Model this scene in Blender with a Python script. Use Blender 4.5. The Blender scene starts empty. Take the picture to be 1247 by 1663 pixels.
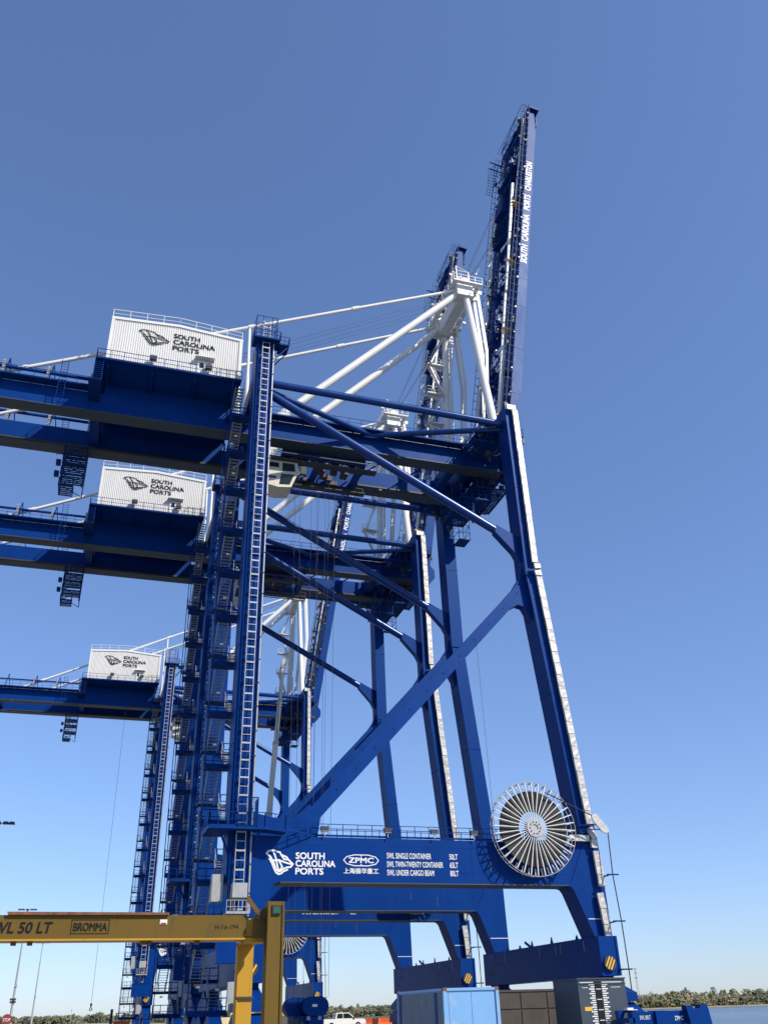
import bpy, math, random
from mathutils import Vector, Matrix
random.seed(7)
R = math.radians
sc = bpy.context.scene
col = sc.collection

# ------------------------------------------------------------------ camera
def camera():
    pit, roll, yaw = R(29.628), R(-1.7286), R(18.156)
    cy, sy = math.cos(yaw), math.sin(yaw)
    F = Vector((sy*math.cos(pit), cy*math.cos(pit), math.sin(pit)))
    Rt = Vector((cy, -sy, 0)); U = Rt.cross(F)
    c, s = math.cos(roll), math.sin(roll)
    R2 = Rt*c + U*s; U2 = U*c - Rt*s
    cam = bpy.data.cameras.new('camera'); o = bpy.data.objects.new('camera', cam); col.objects.link(o)
    m = Matrix((R2, U2, -F)).transposed().to_4x4(); m.translation = Vector((0, 0, 1.7))
    o.matrix_world = m
    cam.sensor_fit = 'HORIZONTAL'; cam.sensor_width = 36.0; cam.lens = 1430.5/1247*36.0
    cam.clip_start = 0.1; cam.clip_end = 12000
    sc.camera = o
camera()

# ------------------------------------------------------------------ sky, sun, exposure
SUN = Vector((0.85, -1.0, 1.2)).normalized()          # towards the sun
EL = math.asin(SUN.z); AZ = math.atan2(SUN.x, SUN.y)
w = bpy.data.worlds.new('World'); sc.world = w; w.use_nodes = True
nt = w.node_tree; bg = nt.nodes['Background']
sky = nt.nodes.new('ShaderNodeTexSky'); sky.sky_type = 'NISHITA'; sky.sun_disc = False
sky.sun_elevation = EL; sky.sun_rotation = AZ
sky.altitude = 0; sky.air_density = 1.0; sky.dust_density = 0.3; sky.ozone_density = 6.0
gm = nt.nodes.new('ShaderNodeGamma'); gm.inputs[1].default_value = 0.8
mx = nt.nodes.new('ShaderNodeMix'); mx.data_type = 'RGBA'; mx.blend_type = 'MULTIPLY'; mx.inputs[0].default_value = 1.0
mx.inputs[7].default_value = (1.09, 1.18, 1.45, 1)
nt.links.new(sky.outputs[0], gm.inputs[0]); nt.links.new(gm.outputs[0], mx.inputs[6])
nt.links.new(mx.outputs[2], bg.inputs[0]); bg.inputs[1].default_value = 0.117
sl = bpy.data.lights.new('sun', 'SUN'); sl.energy = 4.2; sl.angle = R(0.5); sl.color = (1, .92, .80)
so = bpy.data.objects.new('sun', sl); col.objects.link(so)
so.rotation_euler = SUN.to_track_quat('Z', 'Y').to_euler(); so.location = (60, -80, 150)
vs = sc.view_settings; vs.view_transform = 'Standard'; vs.look = 'None'; vs.exposure = 0.5; vs.gamma = 1.0
vs.use_curve_mapping = False

# ------------------------------------------------------------------ materials
MATS = {}
def mat(name, c, rough=.5, metal=0.0, var=.12, scale=.6, streak=0.0, dirt=None, bump=0.0, bscale=8, spec=.5):
    m = bpy.data.materials.new(name); m.use_nodes = True; n = m.node_tree.nodes; l = m.node_tree.links
    b = n['Principled BSDF']; b.inputs['Roughness'].default_value = rough; b.inputs['Metallic'].default_value = metal
    b.inputs['Specular IOR Level'].default_value = spec
    tc = n.new('ShaderNodeTexCoord'); no = n.new('ShaderNodeTexNoise')
    no.inputs['Scale'].default_value = scale; no.inputs['Detail'].default_value = 6; no.inputs['Roughness'].default_value = .65
    mp = n.new('ShaderNodeMapping'); l.new(tc.outputs['Object'], mp.inputs[0])
    mp.inputs['Scale'].default_value = (1, 1, 1-streak*.9); l.new(mp.outputs[0], no.inputs['Vector'])
    rp = n.new('ShaderNodeValToRGB'); l.new(no.outputs['Fac'], rp.inputs[0])
    rp.color_ramp.elements[0].position = .3; rp.color_ramp.elements[1].position = .72
    d = dirt or [x*(1-var*1.6) for x in c]
    rp.color_ramp.elements[0].color = (*d, 1); rp.color_ramp.elements[1].color = (*[min(1, x*(1+var*.6)) for x in c], 1)
    if dirt:
        e = rp.color_ramp.elements.new(.45); e.color = (*c, 1)
    l.new(rp.outputs[0], b.inputs['Base Color'])
    mr = n.new('ShaderNodeMapRange'); l.new(no.outputs['Fac'], mr.inputs[0])
    mr.inputs[3].default_value = max(.05, rough-.1); mr.inputs[4].default_value = min(1, rough+.12); l.new(mr.outputs[0], b.inputs['Roughness'])
    if bump:
        n2 = n.new('ShaderNodeTexNoise'); n2.inputs['Scale'].default_value = bscale; l.new(tc.outputs['Object'], n2.inputs['Vector'])
        bp = n.new('ShaderNodeBump'); bp.inputs['Strength'].default_value = bump; bp.inputs['Distance'].default_value = .05
        l.new(n2.outputs['Fac'], bp.inputs['Height']); l.new(bp.outputs[0], b.inputs['Normal'])
    MATS[name] = m; return m
TUBE = mat('blue_tube_paint', (.0008, .027, .165), .27, var=.08, scale=.35, spec=.5)
BLUE = mat('blue_paint', (.0008, .029, .175), .48, spec=.24, var=.10, scale=.35, streak=.7, bump=.12, bscale=1.3)
BLUE2 = mat('blue_steel_small', (.0008, .024, .14), .5, spec=.2, var=.12)
WHITE = mat('white_paint', (.66, .66, .63), .42, var=.05, scale=.5, streak=.5)
WALLW = mat('white_cladding', (.62, .62, .60), .5, var=.05, scale=.4, streak=.8)
GALV = mat('galvanised_steel', (.40, .40, .40), .5, .4, var=.15, scale=3)
SPOKE = mat('zinc_spoke', (.62, .62, .60), .45, .2, var=.1, scale=3)
STAIR = mat('stair_steel', (.30, .32, .34), .5, .2, var=.2, scale=2)
ALU = mat('aluminium_cover', (.50, .49, .465), .5, .3, var=.18, scale=4, bump=.5, bscale=3)
RUBBER = mat('black_cable', (.022, .02, .02), .7, var=.3, scale=5)
DARK = mat('dark_steel', (.03, .032, .04), .55, var=.3, scale=2)
GREY = mat('grey_paint', (.33, .34, .335), .5, var=.12, scale=1.5)
BEIGE = mat('cab_cream', (.55, .53, .43), .45, var=.08)
GLASS = mat('tinted_glass', (.012, .02, .022), .08, var=.05)
PRINTW = mat('white_lettering', (.72, .72, .70), .5, var=.03)
PRINTD = mat('dark_lettering', (.011, .012, .015), .75, var=.05, spec=.2)
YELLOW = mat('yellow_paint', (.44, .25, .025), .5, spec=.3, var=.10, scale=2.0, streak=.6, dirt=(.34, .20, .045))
YELSHADE = mat('shaded_yellow_paint', (.125, .078, .014), .65, spec=.2, var=.12, scale=3, streak=.85, dirt=(.085, .06, .02), bump=.03, bscale=40)  # shade on the spreader beam and front post, put into a darker yellow
SAFEY = mat('safety_yellow', (.75, .42, .03), .5, var=.08)
SKYC = mat('pale_blue_container', (.16, .34, .60), .5, var=.12, scale=1.1, dirt=(.30, .40, .52), bump=.1, bscale=3)
RUST = mat('rust', (.20, .085, .04), .8, var=.35, scale=9)
BROWN = mat('brown_container', (.060, .046, .036), .6, var=.2, scale=1.2)
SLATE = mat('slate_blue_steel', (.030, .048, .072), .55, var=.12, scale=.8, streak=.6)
ORANGE = mat('orange_plastic', (.75, .13, .02), .5, var=.15, scale=1.5)
RED = mat('red_paint', (.38, .03, .02), .5, var=.12)
CREAM = mat('cream_container', (.70, .58, .33), .55, var=.1)
CONC = mat('concrete', (.25, .235, .20), .85, var=.16, scale=.12, bump=.2, bscale=2)
ROPE = mat('wire_rope', (.05, .05, .055), .55, .3, var=.2)
SAND = mat('river_bank', (.30, .25, .17), .9, var=.25, scale=.02)
TYRE = mat('tyre_rubber', (.02, .02, .02), .8, var=.2)

for m_, t_ in ((BLUE, (.22, .5, 1, 1)), (BLUE2, (.22, .5, 1, 1)), (TUBE, (.55, .75, 1, 1))):
    m_.node_tree.nodes['Principled BSDF'].inputs['Specular Tint'].default_value = t_

# ------------------------------------------------------------------ mesh builder
ORG = Vector((0, 0, 0))
class MB:
    def __init__(s): s.v = []; s.f = []
    def add(s, vs, fs):
        o = len(s.v); s.v += [Vector(p) for p in vs]; s.f += [[i+o for i in f] for f in fs]; return s
    def box(s, x0, x1, y0, y1, z0, z1):
        return s.add([(x0,y0,z0),(x1,y0,z0),(x1,y1,z0),(x0,y1,z0),(x0,y0,z1),(x1,y0,z1),(x1,y1,z1),(x0,y1,z1)],
            [(0,3,2,1),(4,5,6,7),(0,1,5,4),(1,2,6,5),(2,3,7,6),(3,0,4,7)])
    def beam(s, p, q, a, b=None, up=(0, 0, 1)):          # rectangular bar: a across, b along up
        p = Vector(p); q = Vector(q); b = b or a; d = (q-p).normalized(); u = Vector(up)
        if abs(d.dot(u)) > .98: u = Vector((1, 0, 0)) if abs(d.x) < .9 else Vector((0, 1, 0))
        sd = d.cross(u).normalized(); u = sd.cross(d)
        sd = sd*(a/2); u = u*(b/2)
        return s.add([p-sd-u, p+sd-u, p+sd+u, p-sd+u, q-sd-u, q+sd-u, q+sd+u, q-sd+u],
            [(0,3,2,1),(4,5,6,7),(0,1,5,4),(1,2,6,5),(2,3,7,6),(3,0,4,7)])
    def tube(s, p, q, r, n=10, r2=None, caps=True):
        p = Vector(p); q = Vector(q); d = (q-p).normalized()
        u = d.orthogonal().normalized(); t = d.cross(u); r2 = r if r2 is None else r2
        vs = [c+(u*math.cos(2*math.pi*i/n)+t*math.sin(2*math.pi*i/n))*rr for c, rr in ((p, r), (q, r2)) for i in range(n)]
        fs = [(i, (i+1) % n, n+(i+1) % n, n+i) for i in range(n)]
        if caps: fs += [tuple(range(n-1, -1, -1)), tuple(range(n, 2*n))]
        return s.add(vs, fs)
    def path(s, pts, r, n=6):
        for a, b in zip(pts, pts[1:]): s.tube(a, b, r, n)
        return s
    def prism(s, poly, y0, y1, ax='y'):                  # poly in (x,z) pulled along y (or (y,z) along x, (x,y) along z)
        mk = {'y': lambda a, b, c: (a, c, b), 'x': lambda a, b, c: (c, a, b), 'z': lambda a, b, c: (a, b, c)}[ax]
        n = len(poly)
        vs = [mk(a, b, y0) for a, b in poly]+[mk(a, b, y1) for a, b in poly]
        fs = [tuple(range(n)), tuple(range(2*n-1, n-1, -1))]+[((i+1) % n, i, n+i, n+(i+1) % n) for i in range(n)]
        return s.add(vs, fs)
    def ring(s, c, r, t, n=48, m=6, ax='y'):
        vs = []; fs = []
        for i in range(n):
            a = 2*math.pi*i/n
            for j in range(m):
                b = 2*math.pi*j/m; rr = r+t*math.cos(b)
                p = (rr*math.cos(a), t*math.sin(b), rr*math.sin(a)) if ax == 'y' else (rr*math.cos(a), rr*math.sin(a), t*math.sin(b))
                vs.append(Vector(c)+Vector(p)); fs.append((i*m+j, i*m+(j+1) % m, ((i+1) % n)*m+(j+1) % m, ((i+1) % n)*m+j))
        return s.add(vs, fs)
    def annulus(s, c, r0, r1, y0, y1, n=48):
        vs = []; fs = []
        for i in range(n):
            a = 2*math.pi*i/n; x, z = math.cos(a), math.sin(a)
            vs += [(c[0]+r*x, c[1]+y, c[2]+r*z) for r, y in ((r0, y0), (r1, y0), (r1, y1), (r0, y1))]
            j = (i+1) % n
            for k in range(4): fs.append((i*4+k, i*4+(k+1) % 4, j*4+(k+1) % 4, j*4+k))
        return s.add(vs, fs)
    def rail(s, pts, h=1.1, sp=1.5, t=.05, up=(0, 0, 1), toe=.12, mids=(.5,)):
        up = Vector(up)
        for a, b in zip(pts, pts[1:]):
            a = Vector(a); b = Vector(b); L = (b-a).length; n = max(1, round(L/sp))
            for i in range(n+1):
                p = a.lerp(b, i/n); s.beam(p, p+up*h, t, t)
            s.beam(a+up*h, b+up*h, t, t)
            for k in mids: s.beam(a+up*h*k, b+up*h*k, t*.8, t*.8)
            if toe: s.beam(a+up*toe/2, b+up*toe/2, .015, toe, up)
        return s
    def build(s, name, m, parent=None, smooth=False, loc=None, stuff=False):
        me = bpy.data.meshes.new(name)
        me.from_pydata([tuple(p-ORG) for p in s.v], [], s.f); me.update()
        o = link(name, me, m, parent, smooth, loc)
        if stuff: o['kind'] = 'stuff'
        return o
def link(name, me, m, parent=None, smooth=False, loc=None):
    if not me.materials: me.materials.append(m)
    if smooth:
        me.polygons.foreach_set('use_smooth', [True]*len(me.polygons))
        try: me.set_sharp_from_angle(angle=R(40))
        except Exception: pass
    o = bpy.data.objects.new(name, me); col.objects.link(o)
    if parent: o.parent = parent
    if loc: o.location = loc
    return o
def tag(o, label, cat, group=None):
    o['label'] = label; o['category'] = cat
    if group: o['group'] = group
    return o
def empty(name, loc, label, cat, group=None):
    o = bpy.data.objects.new(name, None); col.objects.link(o); o.location = loc; o.empty_display_size = .5
    return tag(o, label, cat, group)
def struct(o, kind='structure'): o['kind'] = kind; return o

def text(name, body, x0, x1, zlo, zhi, plane, m, parent, bold=.02, shear=0):
    """lettering as thin mesh; plane(u, v) -> point; fits the box x0..x1, zlo..zhi"""
    cu = bpy.data.curves.new('t', 'FONT'); cu.body = body; cu.size = 1; cu.offset = 0; cu.shear = shear; cu.resolution_u = 3
    cu.extrude = 0
    ob = bpy.data.objects.new('t', cu); col.objects.link(ob)
    dg = bpy.context.evaluated_depsgraph_get(); me = bpy.data.meshes.new_from_object(ob.evaluated_get(dg))
    bpy.data.objects.remove(ob); bpy.data.curves.remove(cu)
    me.materials.clear(); me.name = name
    xs = [v.co.x for v in me.vertices]; ys = [v.co.y for v in me.vertices]
    a, b, c, d = min(xs), max(xs), min(ys), max(ys)
    if 'J' in body or 'Q' in body: c = 0
    co = [v.co.copy() for v in me.vertices]; fs = [tuple(p.vertices) for p in me.polygons]; bpy.data.meshes.remove(me)
    bb = bold*.55; V = []; Fs = []
    for k, (du, dv) in enumerate(((0, 0), (-bb, -bb), (bb, -bb), (bb, bb), (-bb, bb)) if bold > .008 else ((0, 0),)):
        o = len(V); Fs += [[q+o for q in f] for f in fs]
        for v in co:
            V.append(Vector(plane(x0+(v.x+du-a)/(b-a)*(x1-x0), zlo+(v.y+dv-c)/(d-c)*(zhi-zlo), .001+.002*k))-ORG)
    me = bpy.data.meshes.new(name); me.from_pydata([tuple(v) for v in V], [], Fs); me.update()
    return link(name, me, m, parent)
def strokes(name, lines, wd, plane, m, parent):
    mb = MB()
    for ln in lines:
        for i, (a, b) in enumerate(zip(ln, ln[1:])):
            a = Vector(a).to_3d(); b = Vector(b).to_3d(); d = (b-a).normalized(); n = Vector((-d.y, d.x, 0))*wd/2; e = d*wd*.42
            k = .002*(i % 2)
            mb.add([plane(p.x, p.y, .003+k) for p in (a-e-n, b+e-n, b+e+n, a-e+n)], [(0, 1, 2, 3)])
    return mb.build(name, m, parent)
def sc_logo(name, ox, oz, sx, sz, wd, plane, m, parent):
    P = lambda pts: [(ox+x*sx, oz+z*sz) for x, z in pts]        # unit box, z up
    L = [P([(.0,.85),(.08,.95),(.22,.985),(.36,.95),(.50,.90),(.55,.80),(.75,.71),(.82,.61),(1.0,.42),(.92,.30),(.77,.28),(.65,.22),(.54,.12),(.47,.10),(.40,.17),(.35,.28),(.28,.47),(.16,.70),(.0,.85)]),
         P([(.22,.98),(.31,.80),(.37,.60),(.41,.38),(.48,.13)]), P([(.28,.56),(.46,.58),(.66,.50),(.92,.42)]),
         P([(.55,.80),(.66,.62),(.82,.60)]), P([(.47,.56),(.60,.30),(.50,.13)]), P([(.12,.63),(.22,.44),(.30,.22),(.38,.06),(.47,.0),(.57,.03),(.66,.12),(.80,.19)])]
    return strokes(name, L, wd, plane, m, parent)

# ================================================================== the quay crane (built once, in crane coordinates)
CR = Vector((27, 12, 0)); YM = 23.9
def build_crane():
    global ORG; ORG = CR
    root = empty('quay_crane', (27, 87, 0), '', 'crane', 'blue quay cranes in a row')
    near = lambda x, z, e=0: (x, -.035-e, z)
    mir = lambda p: (p[0], YM-p[1], p[2])
    sides = (lambda p: p, mir)
    # ---- legs
    wsl = [(39.85,63.2),(40.05,41.5),(42.6,14.6),(41.0,11.35),(39.6,11.06),(40.5,11.0),(40.9,10.9),(41.15,10.6),(42.58,6.95),(44.3,6.95),(44.15,14.5),(41.6,41.5),(41.4,63.2)]
    lsl = [(10.5,66.2),(10.5,11.6),(12.0,6.95),(13.75,6.95),(14.2,10.7),(14.5,10.98),(15.0,11.06),(13.4,11.3),(12.5,14.55),(12.5,66.2)]
    for y0 in (0, 21.5):
        lg = MB().prism(wsl, y0, y0+2.4).build('leg', BLUE, root)
        for z, x in ((41.3, 40.06), (28.6, 41.27), (52.0, 39.95)):
            t = .03 if z != 41.3 else .10
            MB().box(x-t, x+1.56+t, y0-t, y0+2.4+t, z-.04, z+.04).build('splice_plate', BLUE, lg)
        MB().prism([(37.6,47.3),(39.98,46.1),(40.05,42.8),(39.3,44.3),(37.35,46.45)], y0+.74, y0+1.66).build('gusset', BLUE, lg)
        m = MB().prism([(37.4,38.34),(38.9,40.0),(39.7,41.2),(40.03,42.6),(40.7,36.0),(39.7,37.9),(39.1,38.05),(38.3,37.62)], y0+.72, y0+1.68)
        m.build('gusset', BLUE, lg)
        lg = MB().prism(lsl, y0, y0+2.4).build('leg', BLUE, root)
        for z in (22, 31, 40, 49, 58): MB().box(10.46, 12.54, y0-.04, y0+2.44, z-.04, z+.04).build('splice_plate', BLUE, lg)
    # thin white paint bands on the lower legs
    m = MB()
    for y0 in (0, 21.5):
        m.box(42.2, 44.28, y0-.012, y0-.002, 8.3, 8.36); m.box(41.0, 43.0, y0-.012, y0-.002, 30.0, 30.0+.001)
    m.build('weld_mark', PRINTW, root, stuff=True)
    # ---- sill beams, bogies
    for xa, xb in ((42.5, 44.32), (11.95, 13.8)):
        sb = MB().box(xa, xb, -.65, 24.55, 3.9, 6.94).build('sill_beam', BLUE, root)
        for y, h in ((3.5, .35), (8.45, .55), (12.7, .5), (15.5, .3), (18.5, .55)): MB().prism([(y-.28, 6.945), (y+.28, 6.945), (y+.06, 6.95+h), (y-.06, 6.95+h)], xa+.2, xa+.26, 'x').build('lifting_lug', BLUE2, sb)
        MB().beam((xa+.3, 13.2, 6.95), (xa+.3, 14.4, 7.45), .12, .22).build('lifting_lug', BLUE2, sb)
        for y, z in ((1.3, 6.2), (3.2, 6.0), (21, 5.8), (23.2, 4.9), (22.3, 4.9), (2.6, 4.8)):
            MB().tube((xa-.03, y, z), (xa+.02, y, z), .15, 10).build('access_port', DARK, sb)
        m = MB()
        for y in (2.0, 6.4, 7.4, 10.8, 18.9, 21.9, 22.7): m.box(xa-.012, xa-.003, y-.03, y+.03, 5.9, 6.75)
        m.build('rust_streak', GREY, sb, stuff=True)
        cx = (xa+xb)/2-.2
        bf = MB().tube((cx, -.66, 4.85), (cx, -.92, 4.85), .56, 24).build('bumper', DARK, sb)
        m = MB()
        for k in range(-2, 3):
            o = k*.25; h = math.sqrt(max(0, .5**2-o*o))
            d = Vector((.5, 0, .86)); n = Vector((.86, 0, -.5)); c0 = Vector((cx, -.93, 4.85))+n*o
            m.beam(c0-d*h, c0+d*h, .012, .12, n)
        m.build('bumper_stripe', SAFEY, sb, stuff=True)
        for yc in (1.2, 22.7):
            eq = MB().prism([(yc-4.2, 2.0), (yc-4.2, 2.6), (yc-.9, 3.6), (yc-.9, 3.9), (yc+.9, 3.9), (yc+.9, 3.6), (yc+4.2, 2.6), (yc+4.2, 2.0)], xa+.25, xb-.25, 'x').build('equaliser_beam', BLUE, root)
            for k in (-1, 1):
                bg_ = MB().prism([(yc+k*3.2-2.0, .5), (yc+k*3.2-2.0, 1.2), (yc+k*3.2-.5, 1.9), (yc+k*3.2+.5, 1.9), (yc+k*3.2+2.0, 1.2), (yc+k*3.2+2.0, .5)], xa+.35, xb-.35, 'x').build('bogie', BLUE, root)
                for j in (-1.35, -.45, .45, 1.35):
                    MB().tube((xa+.55, yc+k*3.2+j, .42), (xb-.55, yc+k*3.2+j, .42), .4, 16).build('wheel', DARK, bg_)
    # ---- portal beams with their lettering
    for i, y0 in enumerate((.06, 21.56)):
        pb = MB().prism([(12.4,11.3),(13.4,11.05),(40.9,11.05),(42.0,11.6),(42.6,14.55),(12.4,14.55)], y0, y0+2.2).build('portal_beam', BLUE, root)
        MB().box(14.9, 40.6, y0-.12, y0+2.32, 10.97, 11.05).build('bottom_flange', SLATE, pb)  # grey instead of blue: light reflected from the ground, put into the colour
        m = MB()
        for z in (11.9, 13.9): m.box(15.3, 41.0, y0-.006, y0-.001, z, z+.025)
        for x in (31.6, 36.8): m.box(x, x+.03, y0-.008, y0-.001, 11.1, 14.5)
        m.build('weld_seam', BLUE2, pb, stuff=True)
        m = MB().rail([(17.6, y0+.05, 14.6), (40.6, y0+.05, 14.6)], 1.0, 1.3, .05)
        m.rail([(17.6, y0+2.1, 14.6), (40.6, y0+2.1, 14.6)], 1.0, 1.3, .05); m.build('railing', BLUE2, pb)
        for x in (18.5, 24.0, 28.2, 31.9):
            fl = MB().prism([(x-.3, 15.0), (x+.3, 15.0), (x+.36, 15.35), (x-.36, 15.35)], y0-.4, y0-.1).build('floodlight', DARK, pb)
            MB().box(x-.03, x+.03, y0-.3, y0-.2, 14.6, 15.0).box(x-.28, x+.28, y0-.39, y0-.12, 14.96, 14.995).build('lamp_glass', GALV, fl)
        for z, x in ((12.2, 33.3), (12.7, 33.3), (11.7, 36.3), (12.2, 36.3)):
            MB().box(x, x+.12, y0-.02, y0-.004, z-.18, z+.18).build('vent_slot', DARK, pb)
        if i: continue
        pl = (lambda u, v, e, y=y0: (u, y-.012-e, v))
        sc_logo('emblem', 13.72, 11.62, 2.2, 1.84, .125, pl, PRINTW, pb)
        for b, za, zb, xr in (('SOUTH', 12.80, 13.29, 18.55), ('CAROLINA', 12.22, 12.69, 19.45), ('PORTS', 11.63, 12.10, 18.45)):
            text('lettering', b, 16.15, xr, za, zb, pl, PRINTW, pb, .045)
        hexo = [(20.18,12.78),(20.45,13.05),(21.1,13.2),(22.3,13.2),(22.95,13.05),(23.2,12.78),(22.95,12.50),(22.3,12.35),(21.1,12.35),(20.45,12.50),(20.18,12.78)]
        strokes('maker_badge', [hexo, [(21.69,13.2),(21.69,13.1)], [(21.69,12.35),(21.69,12.46)]], .07, pl, PRINTW, pb)
        text('lettering', 'ZPMC', 20.62, 22.76, 12.58, 12.98, pl, PRINTW, pb, .045)
        text('lettering', '\u4e0a\u6d77\u632f\u534e\u91cd\u5de5', 20.18, 23.18, 11.74, 12.16, pl, PRINTW, pb, .035)
        for b, za, xr, lt in (('SWL SINGLE CONTAINER', 12.97, 27.9, '50LT'), ('SWL TWIN-TWENTY CONTAINER', 12.30, 28.95, '65LT'), ('SWL UNDER CARGO BEAM', 11.64, 28.1, '80LT')):
            text('lettering', b, 23.94, xr, za, za+.44, pl, PRINTW, pb, .022); text('lettering', lt, 29.57, 30.32, za, za+.44, pl, PRINTW, pb, .022)
    # ---- braces (both frames)
    for sd in sides:
        T = lambda a, b, r: MB().tube(sd(a), sd(b), r, 20)
        T((12.4,1.2,61.6), (40.0,1.2,61.3), .42).build('tie_tube', TUBE, root, True)
        b = T((12.3,1.2,60.2), (40.3,1.2,45.4), .46).build('brace', TUBE, root, True)
        b = MB().beam(sd((40.55,1.2,40.87)), sd((16.3,1.2,14.9)), .95, 1.15).build('brace', BLUE, root)
        m = MB()
        for k in range(1, 14): m.tube(Vector(sd((40.9,.7,41.25))).lerp(Vector(sd((16.3,.7,14.9))), k/14), Vector(sd((40.9,.69,41.25))).lerp(Vector(sd((16.3,.69,14.9))), k/14), .09, 8)
        m.build('bolt_plate', BLUE2, b, stuff=True)
        ya, yb = (.35, 2.0) if sd is sides[0] else (21.9, 23.55)
        MB().prism([(12.5,14.5),(12.5,16.4),(15.6,15.8),(17.3,17.2),(18.3,16.4),(18.0,14.5)], ya, yb).build('gusset', BLUE, b)
        T((12.4,1.8,61.0), (25.6,7.0,61.0), .33).build('plan_brace', TUBE, root, True)
        T((39.9,1.8,61.0), (25.6,7.0,61.0), .33).build('plan_brace', TUBE, root, True)
        MB().box(24.5, 26.7, *sorted((sd((0,6.7,0))[1], sd((0,7.35,0))[1])), 60.5, 61.5).build('gusset', BLUE, root)
    # ---- upper cross beams
    cb = MB().box(10.65, 12.35, 2.4, 21.5, 61.3, 63.6).build('cross_beam', BLUE, root)
    cb = MB().box(39.9, 41.35, 2.4, 21.5, 61.2, 63.1).build('cross_beam', BLUE, root)
    m = MB()
    for y in (3.5, 5.4, 7.6, 10, 12, 14, 16.4, 18.4, 20.5):
        m.box(39.0, 39.9, y-.06, y+.06, 61.4, 62.6); m.beam((39.1, y, 60.3), (39.9, y+.9, 62.9), .12)
    m.box(38.4, 39.9, 3.0, 21, 62.55, 62.62); m.rail([(38.4, 3, 62.62), (38.4, 21, 62.62)], 1.1, 1.4)
    m.box(41.4, 43.2, 2.5, 21.4, 61.0, 61.08); m.rail([(43.2, 2.5, 61.08), (43.2, 21.4, 61.08)], 1.1, 1.4)
    m.build('walkway', BLUE2, cb)
    rnd = random.Random(3)
    m = MB()
    for k in range(90):                                   # valves, junction boxes, sheave brackets at the hinge
        x = rnd.uniform(37.5, 43.5); y = rnd.choice((rnd.uniform(2.6, 6.6), rnd.uniform(17.2, 21.2), rnd.uniform(9.2, 14.6))); z = rnd.uniform(57.4, 63.4)
        a, b, c = (rnd.uniform(.08, .3) for _ in range(3)); m.box(x-a, x+a, y-b, y+b, z-c, z+c)
    m.build('hinge_machinery', DARK, cb, stuff=True)
    m = MB()
    for k in range(16):
        x = rnd.uniform(37.5, 43); y = rnd.uniform(2.6, 7); z = rnd.uniform(58.5, 63.3); m.tube((x, y, z), (x+rnd.uniform(-.6, .6), y+rnd.uniform(-.5, 1), z+rnd.uniform(-.7, .7)), .05, 6)
    m.build('hydraulic_pipe', GALV, cb, stuff=True)
    for yb in (8.1, 15.8):                                # boom hinge brackets
        for o in (-1.25, 1.0): MB().prism([(42.3,59.2),(43.2,58.3),(44.4,58.4),(45.2,59.3),(45.2,60.6),(44.4,61.6),(42.3,62.3)], yb+o, yb+o+.25).build('hinge_bracket', BLUE, root)
    for x0, x1, y0, y1, z in ((36.4, 39.2, 9.6, 13.4, 54.0), (37.4, 41.4, 9.2, 14.6, 55.7), (39.6, 43.6, 9.0, 14.9, 57.3), (36.8, 42.0, 2.7, 6.4, 59.6), (36.8, 42.0, 17.5, 21.2, 59.6)):
        m = MB(); y = y0
        while y < y1: m.box(x0, x1, y, y+.22, z-.05, z); y += .34
        m.beam((x0, y0, z-.1), (x0, y1, z-.1), .14); m.beam((x1, y0, z-.1), (x1, y1, z-.1), .14)
        m.rail([(x0, y0, z), (x1, y0, z), (x1, y1, z), (x0, y1, z), (x0, y0, z)], 1.15, .8, .065)
        for x in (x0+.1, x1-.1):
            for y in (y0+.1, y1-.1): m.beam((x, y, z), (x, y, min(z+3.6, 61)), .12)
        rq = random.Random(int(z*10)+int(y0))
        for k in range(9):
            x = rq.uniform(x0+.3, x1-.3); y = rq.uniform(y0+.2, y1-.2); a, b, c = (rq.uniform(.12, .42) for _ in range(3)); m.box(x-a, x+a, y-b, y+b, z+.02, z+.1+2*c)
            m.beam((x, y, z+.3), (x+rq.uniform(-1, 1), y+rq.uniform(-1, 1), z+1.6), .07)
        m.build('service_platform', BLUE2, root)
    m = MB().box(41.4, 42.2, 9.0, 14.9, 58.0, 59.8)
    m.build('boom_latch', DARK, root)
    m = MB().box(41.7, 43.3, 20.4, 22.6, 56.2, 56.28)     # hanging service cage by the far leg
    for x in (41.7, 43.3):
        for y in (20.4, 22.6): m.beam((x, y, 56.2), (x, y, 61), .07)
    for z in (57.3, 58.4, 59.6): m.path([(41.7,20.4,z),(43.3,20.4,z),(43.3,22.6,z),(41.7,22.6,z),(41.7,20.4,z)], .035, 5)
    m.beam((41.7,20.4,57.3), (43.3,20.4,58.4), .05).beam((43.3,20.4,58.4), (43.3,22.6,57.3), .05)
    m.build('service_cage', BLUE2, root)
    # ---- main girders
    for i, sd in enumerate(sides):
        ya, yb = sorted((sd((0,7.3,0))[1], sd((0,8.9,0))[1]))
        g = MB().box(-22, 42.4, ya, yb, 58.8, 61.2).build('girder', BLUE, root)
        MB().box(-22, 42.4, ya-.14, yb+.14, 58.7, 58.8).build('bottom_flange', SLATE, g)  # underside lit from the ground, painted in as slate grey
        yr = sd((0, 9.05, 0))[1]
        MB().box(-20, 43.5, yr-.09, yr+.09, 58.8, 59.0).build('trolley_rail', DARK, g)
        yo = sd((0, 6.15, 0))[1]; yi = sd((0, 7.3, 0))[1]
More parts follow.
